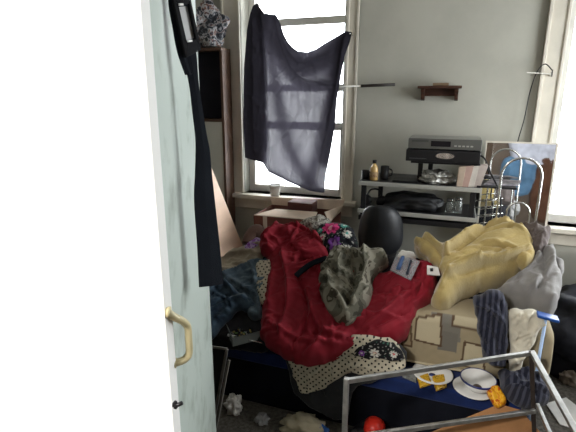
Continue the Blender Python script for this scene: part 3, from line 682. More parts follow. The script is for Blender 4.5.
# mattress: rounded box with printed rectangles on its front
mx0, mx1, my0, my1, mz0, mz1 = -.62, .47, 1.945, 2.54, bZ+.03, .60
MPL = PY(my0)
M_matt = vcol_mat('mattress_print')
CRM = np.array(srgb(150, 138, 112)); CRM2 = np.array(srgb(178, 167, 140)); GRY = np.array(srgb(120, 116, 107)); LNE = np.array(srgb(84, 66, 50)); SHD = np.array(srgb(138, 122, 95))
def matt_paint(X, Z):
    c = np.tile(CRM, (len(X), 1)); n = pnoise(X/.03, Z/.03, 3); c = c*(1+.1*n)[:, None]
    def rect(p, fill, line):
        poly = [tuple(MPL.hit(*q)[[0, 2]]) for q in p]
        ins = inside(X, Z, poly); d, _, _ = segdist(X, Z, poly, True)
        if fill is not None: c[ins] = fill
        if line: c[d < .0045] = LNE
    rect([(432,306),(462,314),(460,342),(430,336)], GRY*.9, False)
    rect([(440,330),(458,334),(456,352),(437,348)], GRY*.8, False)
    rect([(417,318),(441,317),(441,345),(415,338)], CRM2, True)
    rect([(455,311),(478,317),(480,331),(452,327)], CRM2*.95, True)
    rect([(465,341),(484,345),(484,372),(461,364)], CRM2, True)
    rect([(489,318),(505,321),(505,338),(489,335)], CRM2*.95, True)
    rect([(500,340),(516,344),(514,362),(498,358)], SHD, True)
    rect([(520,315),(534,318),(534,340),(519,337)], SHD, True)
    rect([(404,326),(411,325),(412,345),(402,343)], SHD, True)
    c[Z < mz0+.012] = CRM2*.9
    return c
vs = []; fs = []; nxm, nzm, r_ = 270, 56, .05
prof = []   # (y,z) from the bottom front, up the face, over the top and down the back
for i in range(nzm+1): 
    z = mz0+(mz1-r_-mz0)*i/nzm; prof.append((my0-.012*math.sin(PI*i/nzm), z))
for i in range(1, 9): t = i/8*PI/2; prof.append((my0+r_-r_*math.cos(t), mz1-r_+r_*math.sin(t)))
for i in range(1, 11): prof.append((my0+r_+(my1-my0-2*r_)*i/10, mz1+.012*math.sin(PI*i/10)))
prof.append((my1, mz1-r_)); prof.append((my1, mz0))
npf = len(prof)
for i in range(nxm+1):
    x = mx0+(mx1-mx0)*i/nxm; e = min(x-mx0, mx1-x); ins_ = .035*(1-math.sqrt(max(0, 1-(1-min(1, e/.04))**2)))
    for (y, z) in prof:
        cyy = (my0+my1)/2; czz = (mz0+mz1)/2
        wv = .004*math.sin(x*21)*(1 if y < my0+.02 else 0)
        vs.append((x, y+(cyy-y)*ins_*1.2+wv, z+(czz-z)*ins_*4))
for i in range(nxm):
    for j in range(npf): fs.append((i*npf+j, (i+1)*npf+j, (i+1)*npf+(j+1) % npf, i*npf+(j+1) % npf))
fs += [tuple(range(npf)), tuple(nxm*npf+j for j in range(npf))[::-1]]
mo = MB().add(vs, fs, True).build('mattress', M_matt, bd_)
A = np.array(vs); c = matt_paint(A[:, 0], A[:, 2]); c[A[:, 1] > my0+.04] = CRM
ca = mo.data.color_attributes.new('Col', 'FLOAT_COLOR', 'POINT'); ca.data.foreach_set('color', np.concatenate([c, np.ones((len(c), 1))], 1).ravel())
mo['label'] = 'beige mattress printed with brown outlined rectangles'
MB().tube([(mx0+.01, my0-.004, mz0+.006), (mx1-.01, my0-.004, mz0+.006)], .006, 8).build('mattress_piping', mat('cream_piping', tuple(CRM2), .8), bd_)

# ------------------------------------------------------------------ heap of clothes
def tg(o, l, c): return tag(o, l, c)
tg(garment('dark_quilt', [(207,268),(240,262),(262,252),(330,244),(420,256),(530,250),(550,275),(545,300),(478,297),(420,305),(400,330),(395,345),(330,352),(265,345),(207,338)], cloth('charcoal_quilt', (.022, .022, .026)), off=-.045, under=.05, bottom=.35, thick=.03, edge=.05, sp=.014, lump=(.03, .2), seed=21), 'charcoal quilt spread beneath the heap of clothes on the bed', 'quilt')
M_polka = dots_mat('cream_polka_cotton', srgb(196, 188, 168), (.012, .012, .014), .021, .22)
V179 = Plane((0, 1.80, .4), (0, -1, .12), (1, 0, 0))
tg(garment('dark_blanket', [(279,338),(287,362),(294,392),(318,412),(345,420),(352,392),(372,382),(400,372),(400,345),(330,335)], cloth('slate_blanket', (.030, .032, .036)), plane=Plane((0, 1.815, .4), (0, -1, .1), (1, 0, 0)), thick=.012, edge=.012, lump=(.01, .1), wr=(.006, .05, 80, 4), seed=31, under=.004, sp=.008, soft=3), 'slate grey blanket hanging over the bed edge behind the polka dot cloth', 'blanket')
tg(garment('polka_dot_sheet', [(283,344),(288,358),(294,376),(300,393),(312,392),(326,387),(340,378),(352,372),(362,376),(378,374),(396,372),(406,366),(402,352),(396,342),(370,335),(320,338)], M_polka, plane=V179, thick=.010, edge=.012, lump=(.010, .09), wr=(.008, .05, 70, 4), fine=(.001, .02), seed=33, under=.004, sp=.006, soft=3, folds=[([(340,345),(332,380)], .014, .02), ([(375,350),(370,374)], .012, .02)]), 'cream polka dot sheet hanging below the red jacket over the bed edge', 'sheet')
def flower_paint(fl, base, plane):
    F_ = [(plane.ab(x, y), r, cp, cc) for x, y, r, cp, cc in fl]
    def f(a, b):
        c = np.tile(np.array(base), (len(a), 1))
        n = pnoise(a/.011, b/.011, 5); c[n > .34] = (.42, .41, .38); c[n < -.42] = (.05, .14, .10)
        for (x, y), r, cp, cc in F_:
            d = np.hypot(a-x, b-y); t = np.arctan2(b-y, a-x); rr = r*(.62+.38*np.abs(np.cos(t*4)))
            c[d < rr] = cp; c[(d < r*.52) & (np.abs(np.cos(t*4)) < .45) & (d > r*.3)] = np.array(cp)*.4; c[d < r*.3] = cc
        return c
    return f
WHT = (.62, .60, .55); PNK = (.62, .05, .20); PUR = (.22, .07, .34)
tg(garment('floral_band', [(352,352),(366,343),(384,341),(398,346),(404,357),(396,361),(380,358),(366,359)], vcol_mat('floral_cotton'), plane=Plane((0, 1.785, .4), (0, -1, .12), (1, 0, 0)), thick=.012, edge=.012, sp=.0035, lump=(.006, .06), wr=(.004, .04, 20, 3), seed=35, under=.004, paint=flower_paint([(375, 352, .022, WHT, (.5, .03, .03)), (394, 353, .018, WHT, (.5, .03, .03)), (362, 352, .014, PUR, WHT)], (.010, .010, .012), Plane((0, 1.785, .4), (0, -1, .12), (1, 0, 0)))), 'black cloth strip with white and red flowers above the polka dots', 'cloth')
# left of the pile
tg(garment('polka_dot_cushion', [(258,262),(266,258),(276,262),(274,290),(268,306),(260,302),(256,282)], M_polka, thick=.04, edge=.04, seed=37, off=.028, under=.05, lump=(.006, .1), wr=(.004, .06, 70, 4), sp=.006), 'cream polka dot cushion wedged between blue jeans and red jacket', 'cushion')
tg(garment('beige_sheet', [(214,262),(226,254),(240,247),(252,242),(266,240),(272,252),(262,262),(246,268),(226,275),(216,276)], cloth('beige_cotton', srgb(168, 156, 138)), thick=.025, edge=.03, seed=39, wr=(.012, .04, 25, 4), off=-.005), 'crumpled beige sheet above the blue jeans at the left of the bed', 'sheet')
tg(garment('purple_scarf', [(246,248),(251,240),(260,237),(265,242),(258,247),(251,250)], patch_mat('purple_print', [(0, (.28, .12, .42)), (.45, (.5, .4, .6)), (.55, (.2, .06, .3))], 60, .9), thick=.02, edge=.02, seed=41, off=.02, sp=.005), 'small purple patterned scarf on the beige sheet', 'scarf')
M_den = cloth('blue_denim', srgb(58, 74, 88), var=.3, scale=14, col2=srgb(112, 130, 142))
M_den2 = cloth('dark_denim', srgb(38, 52, 68), var=.3, scale=14, col2=srgb(78, 98, 114))
tg(garment('jeans', [(222,272),(238,267),(256,260),(270,258),(276,266),(272,280),(266,296),(262,318),(250,318),(240,300),(228,290)], M_den, thick=.04, edge=.04, seed=43, wr=(.016, .045, 35, 4), off=.0, folds=[([(226,278),(250,268),(272,262)], .025, .018), ([(235,285),(256,300),(262,316)], .02, .02)]), 'faded blue jeans lying below the beige sheet', 'jeans')
tg(garment('jeans', [(205,285),(214,278),(226,280),(238,288),(252,296),(258,306),(250,312),(240,310),(226,322),(214,336),(205,338)], M_den2, thick=.05, edge=.04, seed=45, wr=(.018, .04, 20, 4), off=.012, folds=[([(210,320),(232,306),(256,302)], .022, .014), ([(212,300),(235,290),(250,300)], .02, .014)]), 'darker blue jeans bunched beside the door above the hardware tray', 'jeans')
# hardware tray
ht = empty('hardware_tray', 'clear plastic tray of small hardware on the bed edge below the jeans', 'tray')
TZ = .385; c4 = [oz(224, 326, TZ), oz(250, 318, TZ), oz(263, 338, TZ), oz(233, 346, TZ)]
M_clear = mat('clear_plastic', (.5, .55, .55), .15, trans=.6, var=.05)
MB().hexa(c4, (0, 0, .005)).build('tray_floor', M_clear, ht)
w = MB()
for i in range(4): w.bar(c4[i]+ZZ*.02, c4[(i+1) % 4]+ZZ*.02, .004, .045)
w.build('tray_wall', M_clear, ht)
pcs = MB(); cc = sum(c4)/4
rr = random.Random(4)
hw = empty('hardware_bits', 'assorted small bolts, beads and clips filling the clear tray', 'hardware'); hw['kind'] = 'stuff'
for mname, col, k in (('brass', (.45, .36, .12), 22), ('steel', (.5, .5, .5), 22), ('green', (.12, .22, .08), 18), ('dark', (.03, .03, .03), 22)):
    w = MB()
    for i in range(k):
        u, v = rr.uniform(-.42, .42), rr.uniform(-.42, .42); p = cc+(c4[1]-c4[0])*u+(c4[3]-c4[0])*v+ZZ*(.012+rr.random()*.02)
        t = rr.uniform(0, PI); d = np.array([math.cos(t), math.sin(t), rr.uniform(-.3, .3)])*.008
        w.bar(p-d, p+d, .007, .006)
    w.build('%s_bits' % mname, mat('%s_bit' % mname, col, .35, .6 if mname in ('brass', 'steel') else 0), hw)
# under it: something black so the tray rests on the bed
tg(garment('black_shirt', [(207,332),(225,318),(255,312),(266,330),(268,346),(240,345),(212,342)], cloth('black_cotton', (.012, .013, .018)), plane=PZ(.35), thick=.03, edge=.03, seed=47, under=.035, lump=(.005, .1), wr=(.004, .05, 10, 3)), 'black shirt lying flat beneath the clear hardware tray', 'shirt')
sc = empty('screwdriver', 'thin steel screwdriver with white grip across the black shirt', 'screwdriver')
a, b, c = oz(228, 335, .40), oz(236, 337, .40), oz(262, 343, .395)
MB().tube([a, b], .007, 10).build('grip', M_white, sc); MB().tube([b, c], .0028, 8).build('shaft', M_chrome, sc)

# red jacket
M_red = cloth('red_nylon', srgb(136, 24, 40), rough=.7, var=.10, scale=7, sheen=.05, bump=.12, spec=.3)
red = garment('red_jacket', [(261,243),(267,233),(284,226),(303,227),(318,233),(327,244),(332,255),(352,255),(378,268),(390,268),(401,257),(418,257),(430,262),(437,278),(433,297),(421,312),(411,328),(401,341),(372,350),(330,361),(305,365),(288,360),(268,348),(261,336),(262,315),(266,290),(269,268),(264,254)], M_red,
   thick=.085, edge=.075, sp=.0065, seed=51, off=.0, lump=(.025, .13), wr=(.014, .055, 55, 3.5), fine=(.003, .02),
   folds=[([(268,247),(285,236),(305,237),(322,250)], .045, .035), ([(300,272),(325,258)], -.03, .014), ([(285,262),(292,300),(284,340)], .030, .022), ([(300,285),(310,320),(296,352)], -.022, .016), ([(310,300),(322,335),(345,345)], .03, .025), ([(370,335),(400,310),(428,290)], .03, .03), ([(392,285),(410,275),(430,275)], .02, .02), ([(350,345),(385,330),(405,322)], -.018, .012), ([(272,330),(300,345),(340,352)], .02, .018), ([(276,275),(272,310)], .02, .015), ([(380,300),(410,300)], -.015, .012)])
tag(red, 'big red padded jacket draped over the middle of the bed', 'jacket')
garment('hood', [(262,245),(268,233),(284,226),(303,227),(318,234),(328,247),(326,259),(314,264),(304,261),(296,252),(286,250),(276,256),(266,256)], M_red, thick=.055, edge=.05, sp=.0055, seed=53, off=.055, under=.03, lump=(.012, .09), wr=(.010, .045, 15, 3), fine=(.002, .02), parent=red, folds=[([(270,250),(286,238),(306,238),(322,250)], .03, .02)])
garment('sleeve', [(392,268),(402,258),(418,258),(430,263),(437,279),(433,296),(420,311),(406,322),(392,318),(388,300)], M_red, thick=.055, edge=.05, sp=.006, seed=55, off=.035, under=.04, lump=(.012, .1), wr=(.010, .05, 60, 3), fine=(.002, .02), parent=red)
q = Plane(SLOPE.p0+SLOPE.n*.135, SLOPE.n, SLOPE.e1)
st = catmull([q.hit(*p) for p in ((296,276),(304,269),(313,263),(327,258))], 5)
w = MB()
for i in range(len(st)-1): w.bar(st[i], st[i+1], .026, .012, up=tuple(SLOPE.n))
w.build('waist_strap', M_strap, red)['label'] = 'black strap across the jacket'
# floral cap and knit beside it
q = Plane(SLOPE.p0+SLOPE.n*.04, SLOPE.n, SLOPE.e1)
tg(garment('floral_bag', [(316,240),(318,228),(326,221),(338,219),(349,223),(356,232),(358,246),(350,256),(335,258),(322,256)], vcol_mat('floral_bag_cloth'), thick=.085, edge=.08, sp=.0035, seed=61, off=.02, under=.04, lump=(.015, .08), wr=(.008, .04, 10, 2), fine=(.001, .01),
   paint=flower_paint([(333, 239, 0.049, PNK, (.85, .6, .65)), (325, 248, 0.022, WHT, PNK), (337, 254, 0.035, PUR, (.5, .3, .6)), (349, 245, 0.026, WHT, (.05, .3, .25)), (350, 258, 0.026, WHT, PUR), (322, 241, 0.020, (.08, .35, .28), WHT), (346, 237, 0.018, (.08, .35, .28), WHT)], (.008, .008, .012), SLOPE)), 'black bag with pink and purple flowers behind the camouflage shirt', 'bag')
tg(garment('knitted_hat', [(300,226),(308,216),(318,213),(328,216),(330,224),(322,230),(312,234)], patch_mat('grey_knit', [(0, (.10, .09, .08)), (.48, (.30, .28, .24)), (.56, (.42, .40, .35))], 90, .95), thick=.05, edge=.05, sp=.005, seed=63, off=-.01, under=.05), 'grey-beige knitted hat peeking up behind the red jacket', 'hat')
# camouflage shirt
M_camo = patch_mat('grey_camouflage', [(0, srgb(64, 62, 52)), (.40, srgb(100, 98, 85)), (.50, srgb(138, 134, 120)), (.60, srgb(80, 76, 64))], 8, .9)
tg(garment('camouflage_shirt', [(322,264),(330,255),(345,249),(365,247),(380,247),(388,254),(386,266),(375,279),(373,296),(363,318),(349,327),(334,320),(325,306),(321,285)], M_camo, thick=.075, edge=.06, sp=.006, seed=71, off=.07, under=.05, lump=(.02, .09), wr=(.016, .065, 100, 2.2), fine=(.003, .02),
   folds=[([(326,268),(350,262),(384,252)], .03, .02), ([(335,265),(332,295),(345,320)], .025, .016), ([(352,262),(356,290),(350,318)], -.025, .012), ([(366,262),(366,290),(356,315)], .028, .014)]), 'grey-green camouflage shirt crumpled on top of the red jacket', 'shirt')
# yellow fleece
M_fl = cloth('mustard_fleece', srgb(168, 149, 97), var=.10, scale=8, sheen=.4, bump=.35, bscale=160)
mus = tg(garment('mustard_blanket', [(413,241),(420,237),(428,237),(438,241),(458,237),(474,231),(490,225),(505,223),(518,228),(526,240),(529,258),(524,272),(508,279),(492,284),(472,290),(457,298),(448,308),(438,309),(432,301),(437,283),(441,270),(428,259),(417,250)], M_fl, thick=.10, edge=.075, sp=.0065, seed=81, off=.045, under=.09, lump=(.018, .16), wr=(.009, .06, 28, 4), fine=(.0008, .02),
   folds=[([(420,246),(432,260),(446,274)], .05, .022), ([(436,278),(458,258),(486,240),(515,236)], .075, .028), ([(446,292),(470,282),(500,276),(524,268)], .06, .020), ([(466,270),(488,258),(514,258)], -.075, .020), ([(440,300),(450,285),(475,280)], .03, .02), ([(434,246),(455,246),(470,240)], -.03, .018), ([(455,292),(480,283)], -.02, .01), ([(480,243),(500,240),(520,248)], .02, .014)]), 'mustard yellow fleece blanket bunched over the right half of the bed', 'blanket')
garment('folded_layer', [(438,262),(452,250),(470,238),(488,228),(505,224),(518,229),(526,241),(529,258),(523,270),(512,266),(500,256),(488,256),(474,262),(458,272),(446,278),(438,272)], M_fl, thick=.06, edge=.045, sp=.006, seed=82, off=.115, under=.025, lump=(.014, .12), wr=(.010, .055, 30, 4), fine=(.0008, .02), parent=mus, folds=[([(444,268),(470,250),(495,238),(518,238)], .03, .018), ([(456,270),(480,252),(505,248)], -.025, .014)])
garment('folded_layer', [(414,242),(421,237),(429,238),(436,246),(442,258),(448,268),(440,272),(430,262),(419,252)], M_fl, thick=.045, edge=.04, sp=.006, seed=84, off=.09, under=.03, lump=(.01, .1), wr=(.008, .05, 30, 4), fine=(.0008, .02), parent=mus)
# grey knitwear
M_grey = cloth('light_grey_fleece', srgb(132, 130, 128), var=.1, sheen=.3)
M_dgrey = cloth('brown_grey_knit', srgb(94, 85, 82), var=.2, scale=20)
tg(garment('grey_hoodie', [(520,268),(527,252),(536,245),(546,248),(553,260),(558,276),(559,294),(553,310),(541,315),(526,308),(505,303),(492,294),(500,284)], M_grey, thick=.10, edge=.07, seed=83, off=.03, under=.12, lump=(.02, .12), wr=(.012, .05, 60, 3), folds=[([(528,300),(545,280),(548,256)], .03, .025), ([(500,292),(520,286),(534,270)], .03, .02), ([(535,300),(540,275),(534,258)], -.025, .014)]), 'light grey fleece hoodie slumped at the right end of the bed', 'hoodie')
tg(garment('brown_sweater', [(514,230),(524,225),(536,225),(545,232),(546,246),(541,256),(534,268),(526,262),(520,246)], M_dgrey, thick=.08, edge=.05, seed=85, off=.075, under=.1, lump=(.02, .07), wr=(.018, .03, 120, 2.5), sp=.005), 'brownish grey sweater tucked between mustard blanket and grey hoodie', 'sweater')
tg(garment('grey_sock', [(548,254),(556,256),(563,264),(563,275),(557,277),(551,268)], M_grey, thick=.05, edge=.04, seed=87, off=.02, under=.05, sp=.005), 'rounded grey sock end poking out behind the hoodie', 'sock')
# navy striped scarf and cream cloth over the mattress front
def stripes(name, c1, c2, freq):
    m = cloth(name, c1); nt = m.node_tree; b = nt.nodes['Principled BSDF']; uv = nd(m, 'ShaderNodeUVMap')
    wv = nd(m, 'ShaderNodeTexWave'); wv.inputs['Scale'].default_value = freq; wv.inputs['Distortion'].default_value = 1.5; nt.links.new(uv.outputs[0], wv.inputs[0])
    r = nd(m, 'ShaderNodeValToRGB'); r.color_ramp.elements[0].color = (*c1, 1); r.color_ramp.elements[1].color = (*c2, 1); r.color_ramp.elements[0].position = .45; r.color_ramp.elements[1].position = .8
    nt.links.new(wv.outputs[0], r.inputs[0]); nt.links.new(r.outputs[0], b.inputs['Base Color']); return m
M_nav = stripes('navy_stripe', srgb(34, 36, 48), srgb(66, 68, 82), 14)
V2 = Plane((0, 1.90, .5), (0, -1, .15), (1, 0, 0))
tg(garment('striped_scarf', [(473,300),(480,294),(494,290),(505,298),(509,318),(508,345),(507,364),(496,366),(486,360),(480,340),(476,318)], M_nav, plane=V2, thick=.035, edge=.03, seed=91, off=.0, under=.03, lump=(.008, .1), wr=(.012, .025, 92, 8), sp=.005, folds=[([(486,300),(494,360)], .014, .008), ([(500,300),(502,360)], -.014, .007)]), 'navy striped scarf hanging down over the mattress front', 'scarf')
M_cream = cloth('cream_cloth', srgb(206, 200, 182), sheen=.3)
tg(garment('cream_towel', [(509,312),(522,309),(540,314),(545,324),(537,336),(530,350),(522,368),(515,380),(509,374),(511,350),(508,330)], M_cream, plane=Plane((0, 1.91, .5), (0, -1, .2), (1, 0, 0)), thick=.025, edge=.025, seed=93, under=.02, lump=(.01, .08), wr=(.012, .03, 100, 5), sp=.005), 'cream towel hanging over the right end of the mattress', 'towel')
tg(garment('navy_sweater', [(499,372),(510,366),(524,364),(537,371),(544,384),(549,398),(538,408),(520,406),(506,396)], M_nav, plane=Plane((.38, 1.74, .30), (0.1, -.55, .8), (1, 0, 0)), thick=.06, edge=.05, seed=95, under=.02, lump=(.02, .07), wr=(.016, .03, 150, 3), sp=.006), 'navy striped sweater heaped by the metal frame below the cream towel', 'sweater')
# packet, label and white cloth on the jacket
q = Plane(SLOPE.p0+SLOPE.n*.135, SLOPE.n, SLOPE.e1)
pk = empty('plastic_packet', 'clear plastic packet with a blue tube lying on the red jacket', 'packet')
pq = [q.hit(*p) for p in ((397,254),(420,262),(411,281),(390,271))]
MB().hexa(pq, SLOPE.n*.010).build('sleeve', mat('crinkled_clear', (.75, .78, .82), .12, trans=.75, var=.05, bump=.6, bscale=50), pk, bevel=.003)
MB().tube([q.hit(403, 258)+SLOPE.n*.014, q.hit(398, 271)+SLOPE.n*.014], .010, 10).build('tube', mat('blue_tube', srgb(70, 96, 140), .3), pk)
MB().tube([q.hit(411, 262)+SLOPE.n*.014, q.hit(407, 276)+SLOPE.n*.014], .006, 10).build('pen', mat('dark_pen', srgb(40, 46, 60), .3), pk)
tg(garment('white_rag', [(396,257),(400,251),(408,250),(416,254),(414,259),(404,260)], cloth('white_cotton', srgb(206, 204, 198)), plane=q, thick=.025, edge=.02, seed=97, under=.03, sp=.004), 'small white rag behind the clear packet on the jacket', 'rag')
tk = empty('cardboard_tag', 'white cardboard tag lying on the jacket next to the mustard blanket', 'tag')
MB().hexa([q.hit(*p) for p in ((427,266),(438,268),(440,276),(427,275))], SLOPE.n*.008).build('card', M_paper, tk)
MB().tube([q.hit(430, 271)+SLOPE.n*.009, q.hit(433, 271)+SLOPE.n*.010], .008, 10).build('eyelet', M_black, tk)

# ------------------------------------------------------------------ things on the ledge of the bed
LZ = bZ+.001
p = oz(433, 366, LZ+.02)
pl = empty('plate', 'white plate lying by the mattress on the blue-edged base', 'plate')
MB().lathe([(.035, LZ), (.045, LZ+.003), (.088, LZ+.018), (.090, LZ+.020), (.086, LZ+.021), (.045, LZ+.008), (.001, LZ+.007)], (p[0], 1.905, 0)).build('dish', M_white, pl)
MB().lathe([(.012, LZ+.0075), (.014, LZ+.0085), (.001, LZ+.009)], (p[0], 1.905, 0)).build('blue_spot', mat('blue_print', (.03, .05, .2), .4), pl)
M_pak = patch_mat('yellow_wrapper', [(0, srgb(196, 150, 30)), (.5, srgb(216, 176, 60)), (.58, srgb(90, 60, 20)), (.63, srgb(200, 160, 40))], 40, .4)
for i, (pts, l) in enumerate([(((417,377),(428,373),(432,383),(420,387)), 'yellow snack packet beside the plate, leftmost of the pair'), (((432,376),(444,374),(447,386),(436,390)), 'yellow snack packet between its twin and the white bowl')]):
    q4 = [oz(*p, LZ+.012) for p in pts]; m4 = sum(q4)/4
    w = MB().hexa([p-ZZ*.012 for p in q4], (0, 0, .016)); w = w.build('snack_packet', M_pak, bevel=.006, seg=3)
    tag(w, l, 'packet', 'yellow snack packets')
p = oz(478, 386, LZ+.04)
bw = empty('bowl', 'white bowl with blue rim on the bed base near the metal frame', 'bowl')
bxc, byc = p[0], max(p[1], 1.86)
MB().lathe([(.03, LZ+.012), (.034, LZ+.012), (.055, LZ+.03), (.074, LZ+.066), (.071, LZ+.066), (.052, LZ+.034), (.03, LZ+.018), (.001, LZ+.018)], (bxc, byc, 0)).build('dish', M_white, bw)
MB().lathe([(.0715, LZ+.0665), (.0745, LZ+.0665), (.0745, LZ+.060), (.0735, LZ+.058), (.070, LZ+.0655), (.0715, LZ+.0665)], (bxc, byc, 0), cap=False).build('rim', mat('cobalt_rim', (.02, .03, .14), .3), bw)
MB().lathe([(.001, LZ+.019), (.02, LZ+.019), (.014, LZ+.026), (.001, LZ+.027)], (bxc, byc, 0)).build('dregs', mat('brown_dregs', (.06, .04, .03), .4), bw)
sa = MB().lathe([(.04, LZ), (.05, LZ+.003), (.085, LZ+.011), (.083, LZ+.012), (.05, LZ+.006), (.001, LZ+.006)], (bxc-.015, byc+.005, 0)).build('saucer', M_white)
tag(sa, 'white saucer beneath the blue-rimmed bowl', 'saucer')
op = garment('orange_packet', [(489,388),(498,386),(505,394),(506,404),(497,407),(491,400)], patch_mat('orange_wrapper', [(0, srgb(210, 130, 20)), (.45, srgb(230, 170, 40)), (.6, srgb(190, 90, 20))], 40, .35), plane=Plane((.25, 1.74, .33), (0, -.4, .9), (1, 0, 0)), thick=.02, edge=.02, seed=99, sp=.004, under=.02)
tag(op, 'orange crinkled packet by the bowl at the bed corner', 'packet')
nw = MB()
for i in range(3): nw.hexa([oz(*p, LZ+.003) for p in ((405+i,371),(416,374),(416,383),(402+i,377))], (0, 0, .003+i*.002))
tag(nw.build('leaflet', mat('newsprint', srgb(120, 122, 120), .9, var=.4, scale=60)), 'folded grey leaflet left of the yellow packets', 'leaflet')

# ================================================================== FOREGROUND: metal frame and floor things
mf = empty('metal_frame', 'bare aluminium tube frame standing in front of the bed', 'frame')
TL = np.array(oz(347, 383, .58)); TL = np.array(oz(346.5, 381, .59)); TR = np.array(oz(531, 353, .59))
def down(p, q, zq): return np.array([q[0], q[1], zq])
LLb = np.array([TL[0], TL[1], .0]); 
RLb = np.array(TR)+(np.array(oy(533, 408, TR[1]+.01))-TR)*(.59/(.59-oy(533, 408, TR[1]+.01)[2]))
MB().bar(TL+ZZ*.012, LLb, .018, .018).build('leg', M_alu, mf, bevel=.002)
MB().bar(TR+ZZ*.006, RLb, .016, .016).build('leg', mat('rusty_bar', srgb(74, 66, 62), .5, .7), mf, bevel=.002)
MB().bar(TL, TR, .014, .018).build('top_rail', M_alu, mf, bevel=.002)
l1 = oy(535, 411, TR[1]); s0 = LLb*0+TL; s0 = np.array([TL[0], TL[1], l1[2]-.01])
lr0 = np.array(oz(380, 436, l1[2]+.0)); MB().bar(np.array([TL[0], TL[1], oy(350, 440, TL[1])[2]]), l1, .014, .018).build('lower_rail', M_alu, mf, bevel=.002)
d0 = TR+ZZ*.008; d1 = np.array(oz(577, 434, .50)); dd = d1-d0
MB().bar(d0, d0+dd*1.15, .020, .014).build('side_rail', M_alu, mf, bevel=.002)
e = d0+dd*1.15; MB().bar(e, (e[0], e[1], 0), .018).build('leg', M_alu, mf, bevel=.002)
f0 = oy(537, 404, TR[1]); f1 = np.array(oz(551, 436, f0[2]-.04))
MB().bar(f0, f0+(f1-f0)*1.4, .014, .014).build('lower_side_rail', M_alu, mf, bevel=.002)

cbx = MB().hexa([oz(424,437,.20), oz(499,406,.315), oz(520,412,.315), oz(545,440,.20)], (0, 0, .010)).build('cardboard_sheet', M_card)
tag(cbx, 'flattened brown cardboard sheet under the metal frame', 'cardboard')
stq = sum(np.array(v.co) for v in cbx.data.vertices)/8
o = MB().box((stq[0]-.16, stq[1]-.07, 0), (stq[0]+.12, stq[1]-.01, .195)).build('black_crate', M_black, bevel=.004)
tag(o, 'low black crate beneath the cardboard sheet', 'crate')
bb = garment('black_bag', [(352,440),(356,425),(372,412),(400,414),(420,420),(424,440)], mat('black_polythene', (.010, .010, .012), .45, bump=.2), plane=PZ(.0), thick=.05, edge=.05, seed=101, under=.0, off=.001, sp=.008)
tag(bb, 'flat black plastic bag on the floor inside the metal frame', 'bag')
rc = oz(375, 424, .10)
rb = empty('red_cup', 'round red plastic cup lying on the black bag', 'cup')
MB().lathe([(.001, -.05), (.03, -.048), (.045, -.02), (.047, .02), (.043, .022), (.040, -.018), (.028, -.04), (.001, -.042)], (rc[0], rc[1]-.02, .095), 28, axis='y').build('cup_body', mat('red_plastic', srgb(190, 40, 26), .4, var=.08), rb)
def crumple(name, px, z, r, m, label, cat, seed):
    p = oz(*px, z); o = blob(name, (p[0], p[1], r[2]*.8), r, m, seed=seed, amp=.6, freq=2.2, amp2=.5, sub=4, flat=-r[2]*.78)
    tag(o, label, cat); return o
crumple('crumpled_paper', (234, 408), .03, (.035, .03, .05), M_paper, 'crumpled white paper on the dark floor near the door', 'paper', 3)
crumple('crumpled_paper', (262, 420), .01, (.03, .03, .02), mat('grey_paper', (.25, .25, .25), .9), 'small grey scrap of paper between door and metal frame', 'paper', 8)
crumple('crumpled_bag', (303, 427), .02, (.085, .06, .035), mat('beige_paper', srgb(170, 160, 136), .85), 'crumpled beige paper bag on the floor left of the metal frame', 'paper bag', 5)
crumple('bottle_cap_heap', (321, 432), .02, (.035, .025, .025), mat('blue_wrapper', srgb(40, 90, 160), .3), 'crinkled blue wrapper beside the beige paper bag', 'wrapper', 6).name = 'blue_wrapper'

# leaning picture frame by the door
pf = empty('picture_frame', 'dark picture frame with bright metal edge leaning behind the door', 'picture frame')
a = oy(227, 349, 1.50); b = oy(213, 425, 1.44); dl = (b-a)/np.linalg.norm(b-a); Lp = (a[2]-.004)/-dl[2]
wd_ = np.array([-.30, -.03, 0])
MB().hexa([a, a+dl*Lp, a+dl*Lp+wd_, a+wd_], (0, .012, 0)).build('panel', M_black, pf)
MB().bar(a, a+dl*Lp, .007, .012).build('edge_trim', M_alu, pf); MB().bar(a, a+wd_, .005, .010).build('top_trim', M_alu, pf)
o = MB().bar(oy(229, 360, 1.53), oy(216, 425, 1.47)+dl*.30, .010, .010).build('wood_batten', mat('grey_batten', srgb(110, 106, 100), .8))
tag(o, 'thin grey wooden batten leaning next to the picture frame', 'batten')

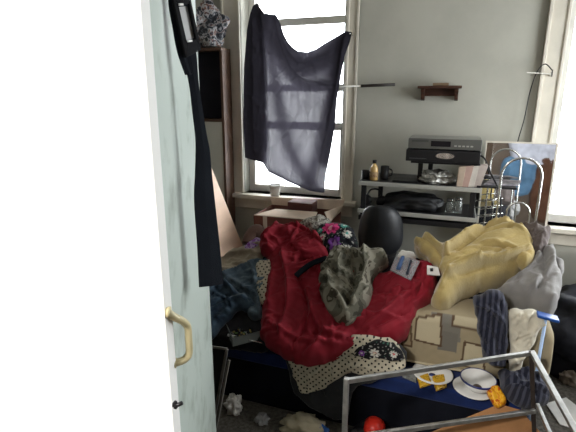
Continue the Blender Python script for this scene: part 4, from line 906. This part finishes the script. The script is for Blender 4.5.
# right side: black sack, tool, carton, papers on floor
sk = blob('black_sack', (oy(575, 340, 2.76)[0]+.07, 2.77, .215), (.24, .22, .23), mat('black_canvas', (.012, .013, .02), .6, var=.3, bump=.2), seed=12, amp=.35, freq=1.6, amp2=.12, flat=-.212, sub=5, box=3)
tag(sk, 'large black canvas sack on the floor beneath the right window', 'sack')
tl = empty('plunger', 'blue and white tool handle with flat blue top beside the mattress end', 'tool')
a = oy(546, 317, 1.93); b = oy(540, 352, 1.93); dl = (b-a)/np.linalg.norm(b-a)
MB().tube([a, a+dl*((a[2]-.003)/-dl[2])], .0065, 10).build('shaft', mat('pale_blue_paint', srgb(170, 196, 230), .35), tl)
MB().bar(a+np.array([-.035, 0, .008]), a+np.array([.045, 0, -.004]), .05, .012).build('top_plate', mat('blue_paint', srgb(40, 80, 150), .35), tl, bevel=.004)
ca = empty('red_white_carton', 'white carton with red panel on top of the black sack', 'carton')
p = oy(570, 304, 2.80)
MB().box((p[0]-.05, 2.76, p[2]-.06), (p[0]+.12, 2.86, p[2]+.04)).build('carton', M_paper, ca, bevel=.002)
MB().box((p[0]-.03, 2.757, p[2]-.055), (p[0]+.02, 2.76, p[2]+.035)).build('red_panel', mat('red_print', srgb(190, 44, 50), .5), ca)
pp = MB().hexa([oz(*p, .004) for p in ((546,404),(566,398),(584,412),(584,432),(560,425))], (0, 0, .004)).build('paper_sheet', M_paper)
tag(pp, 'white sheet of paper on the carpet right of the metal frame', 'paper')
w = crumple('crumpled_paper', (572, 378), .03, (.05, .04, .04), mat('dirty_rag', srgb(140, 130, 118), .9), 'dirty grey rag on the carpet below the black sack', 'rag', 15); w.name = 'dirty_rag'

# clothes on pegs on the inner side of the doorway wall (they show in the mirror)
FP = Plane((0, FY1+.016, 0), (0, 1, 0), (-1, 0, 0))
class XZ:                     # outline given directly in metres on that wall
    p0, n, e1, e2 = FP.p0, FP.n, FP.e1, FP.e2
    def ab(s, x, z): return (-x, z if s.e2[2] > 0 else -z)
def hung(name, pts, m, label, cat, seed):
    tag(garment(name, pts, m, XZ(), thick=.05, edge=.05, sp=.012, seed=seed, under=0, off=.004, wr=(.014, .06, 90, 5)), label, cat)
hung('blue_shirt', [(.54,1.12),(.84,1.10),(.84,.8),(.72,.72),(.55,.76)], cloth('sky_blue_cotton', srgb(96, 130, 160)), 'blue shirt hanging on the doorway wall, seen in the mirror', 'shirt', 111)
hung('lilac_towel', [(.60,1.42),(1.06,1.44),(1.04,1.12),(.84,1.05),(.62,1.12)], cloth('lilac_cotton', srgb(206, 206, 218)), 'pale lilac towel on the doorway wall, seen at the top of the mirror', 'towel', 113)
hung('brown_coat', [(.86,1.1),(1.05,1.1),(1.08,.5),(.84,.55)], cloth('brown_wool', srgb(96, 66, 50)), 'brown coat hanging on the doorway wall, seen in the mirror', 'coat', 115)
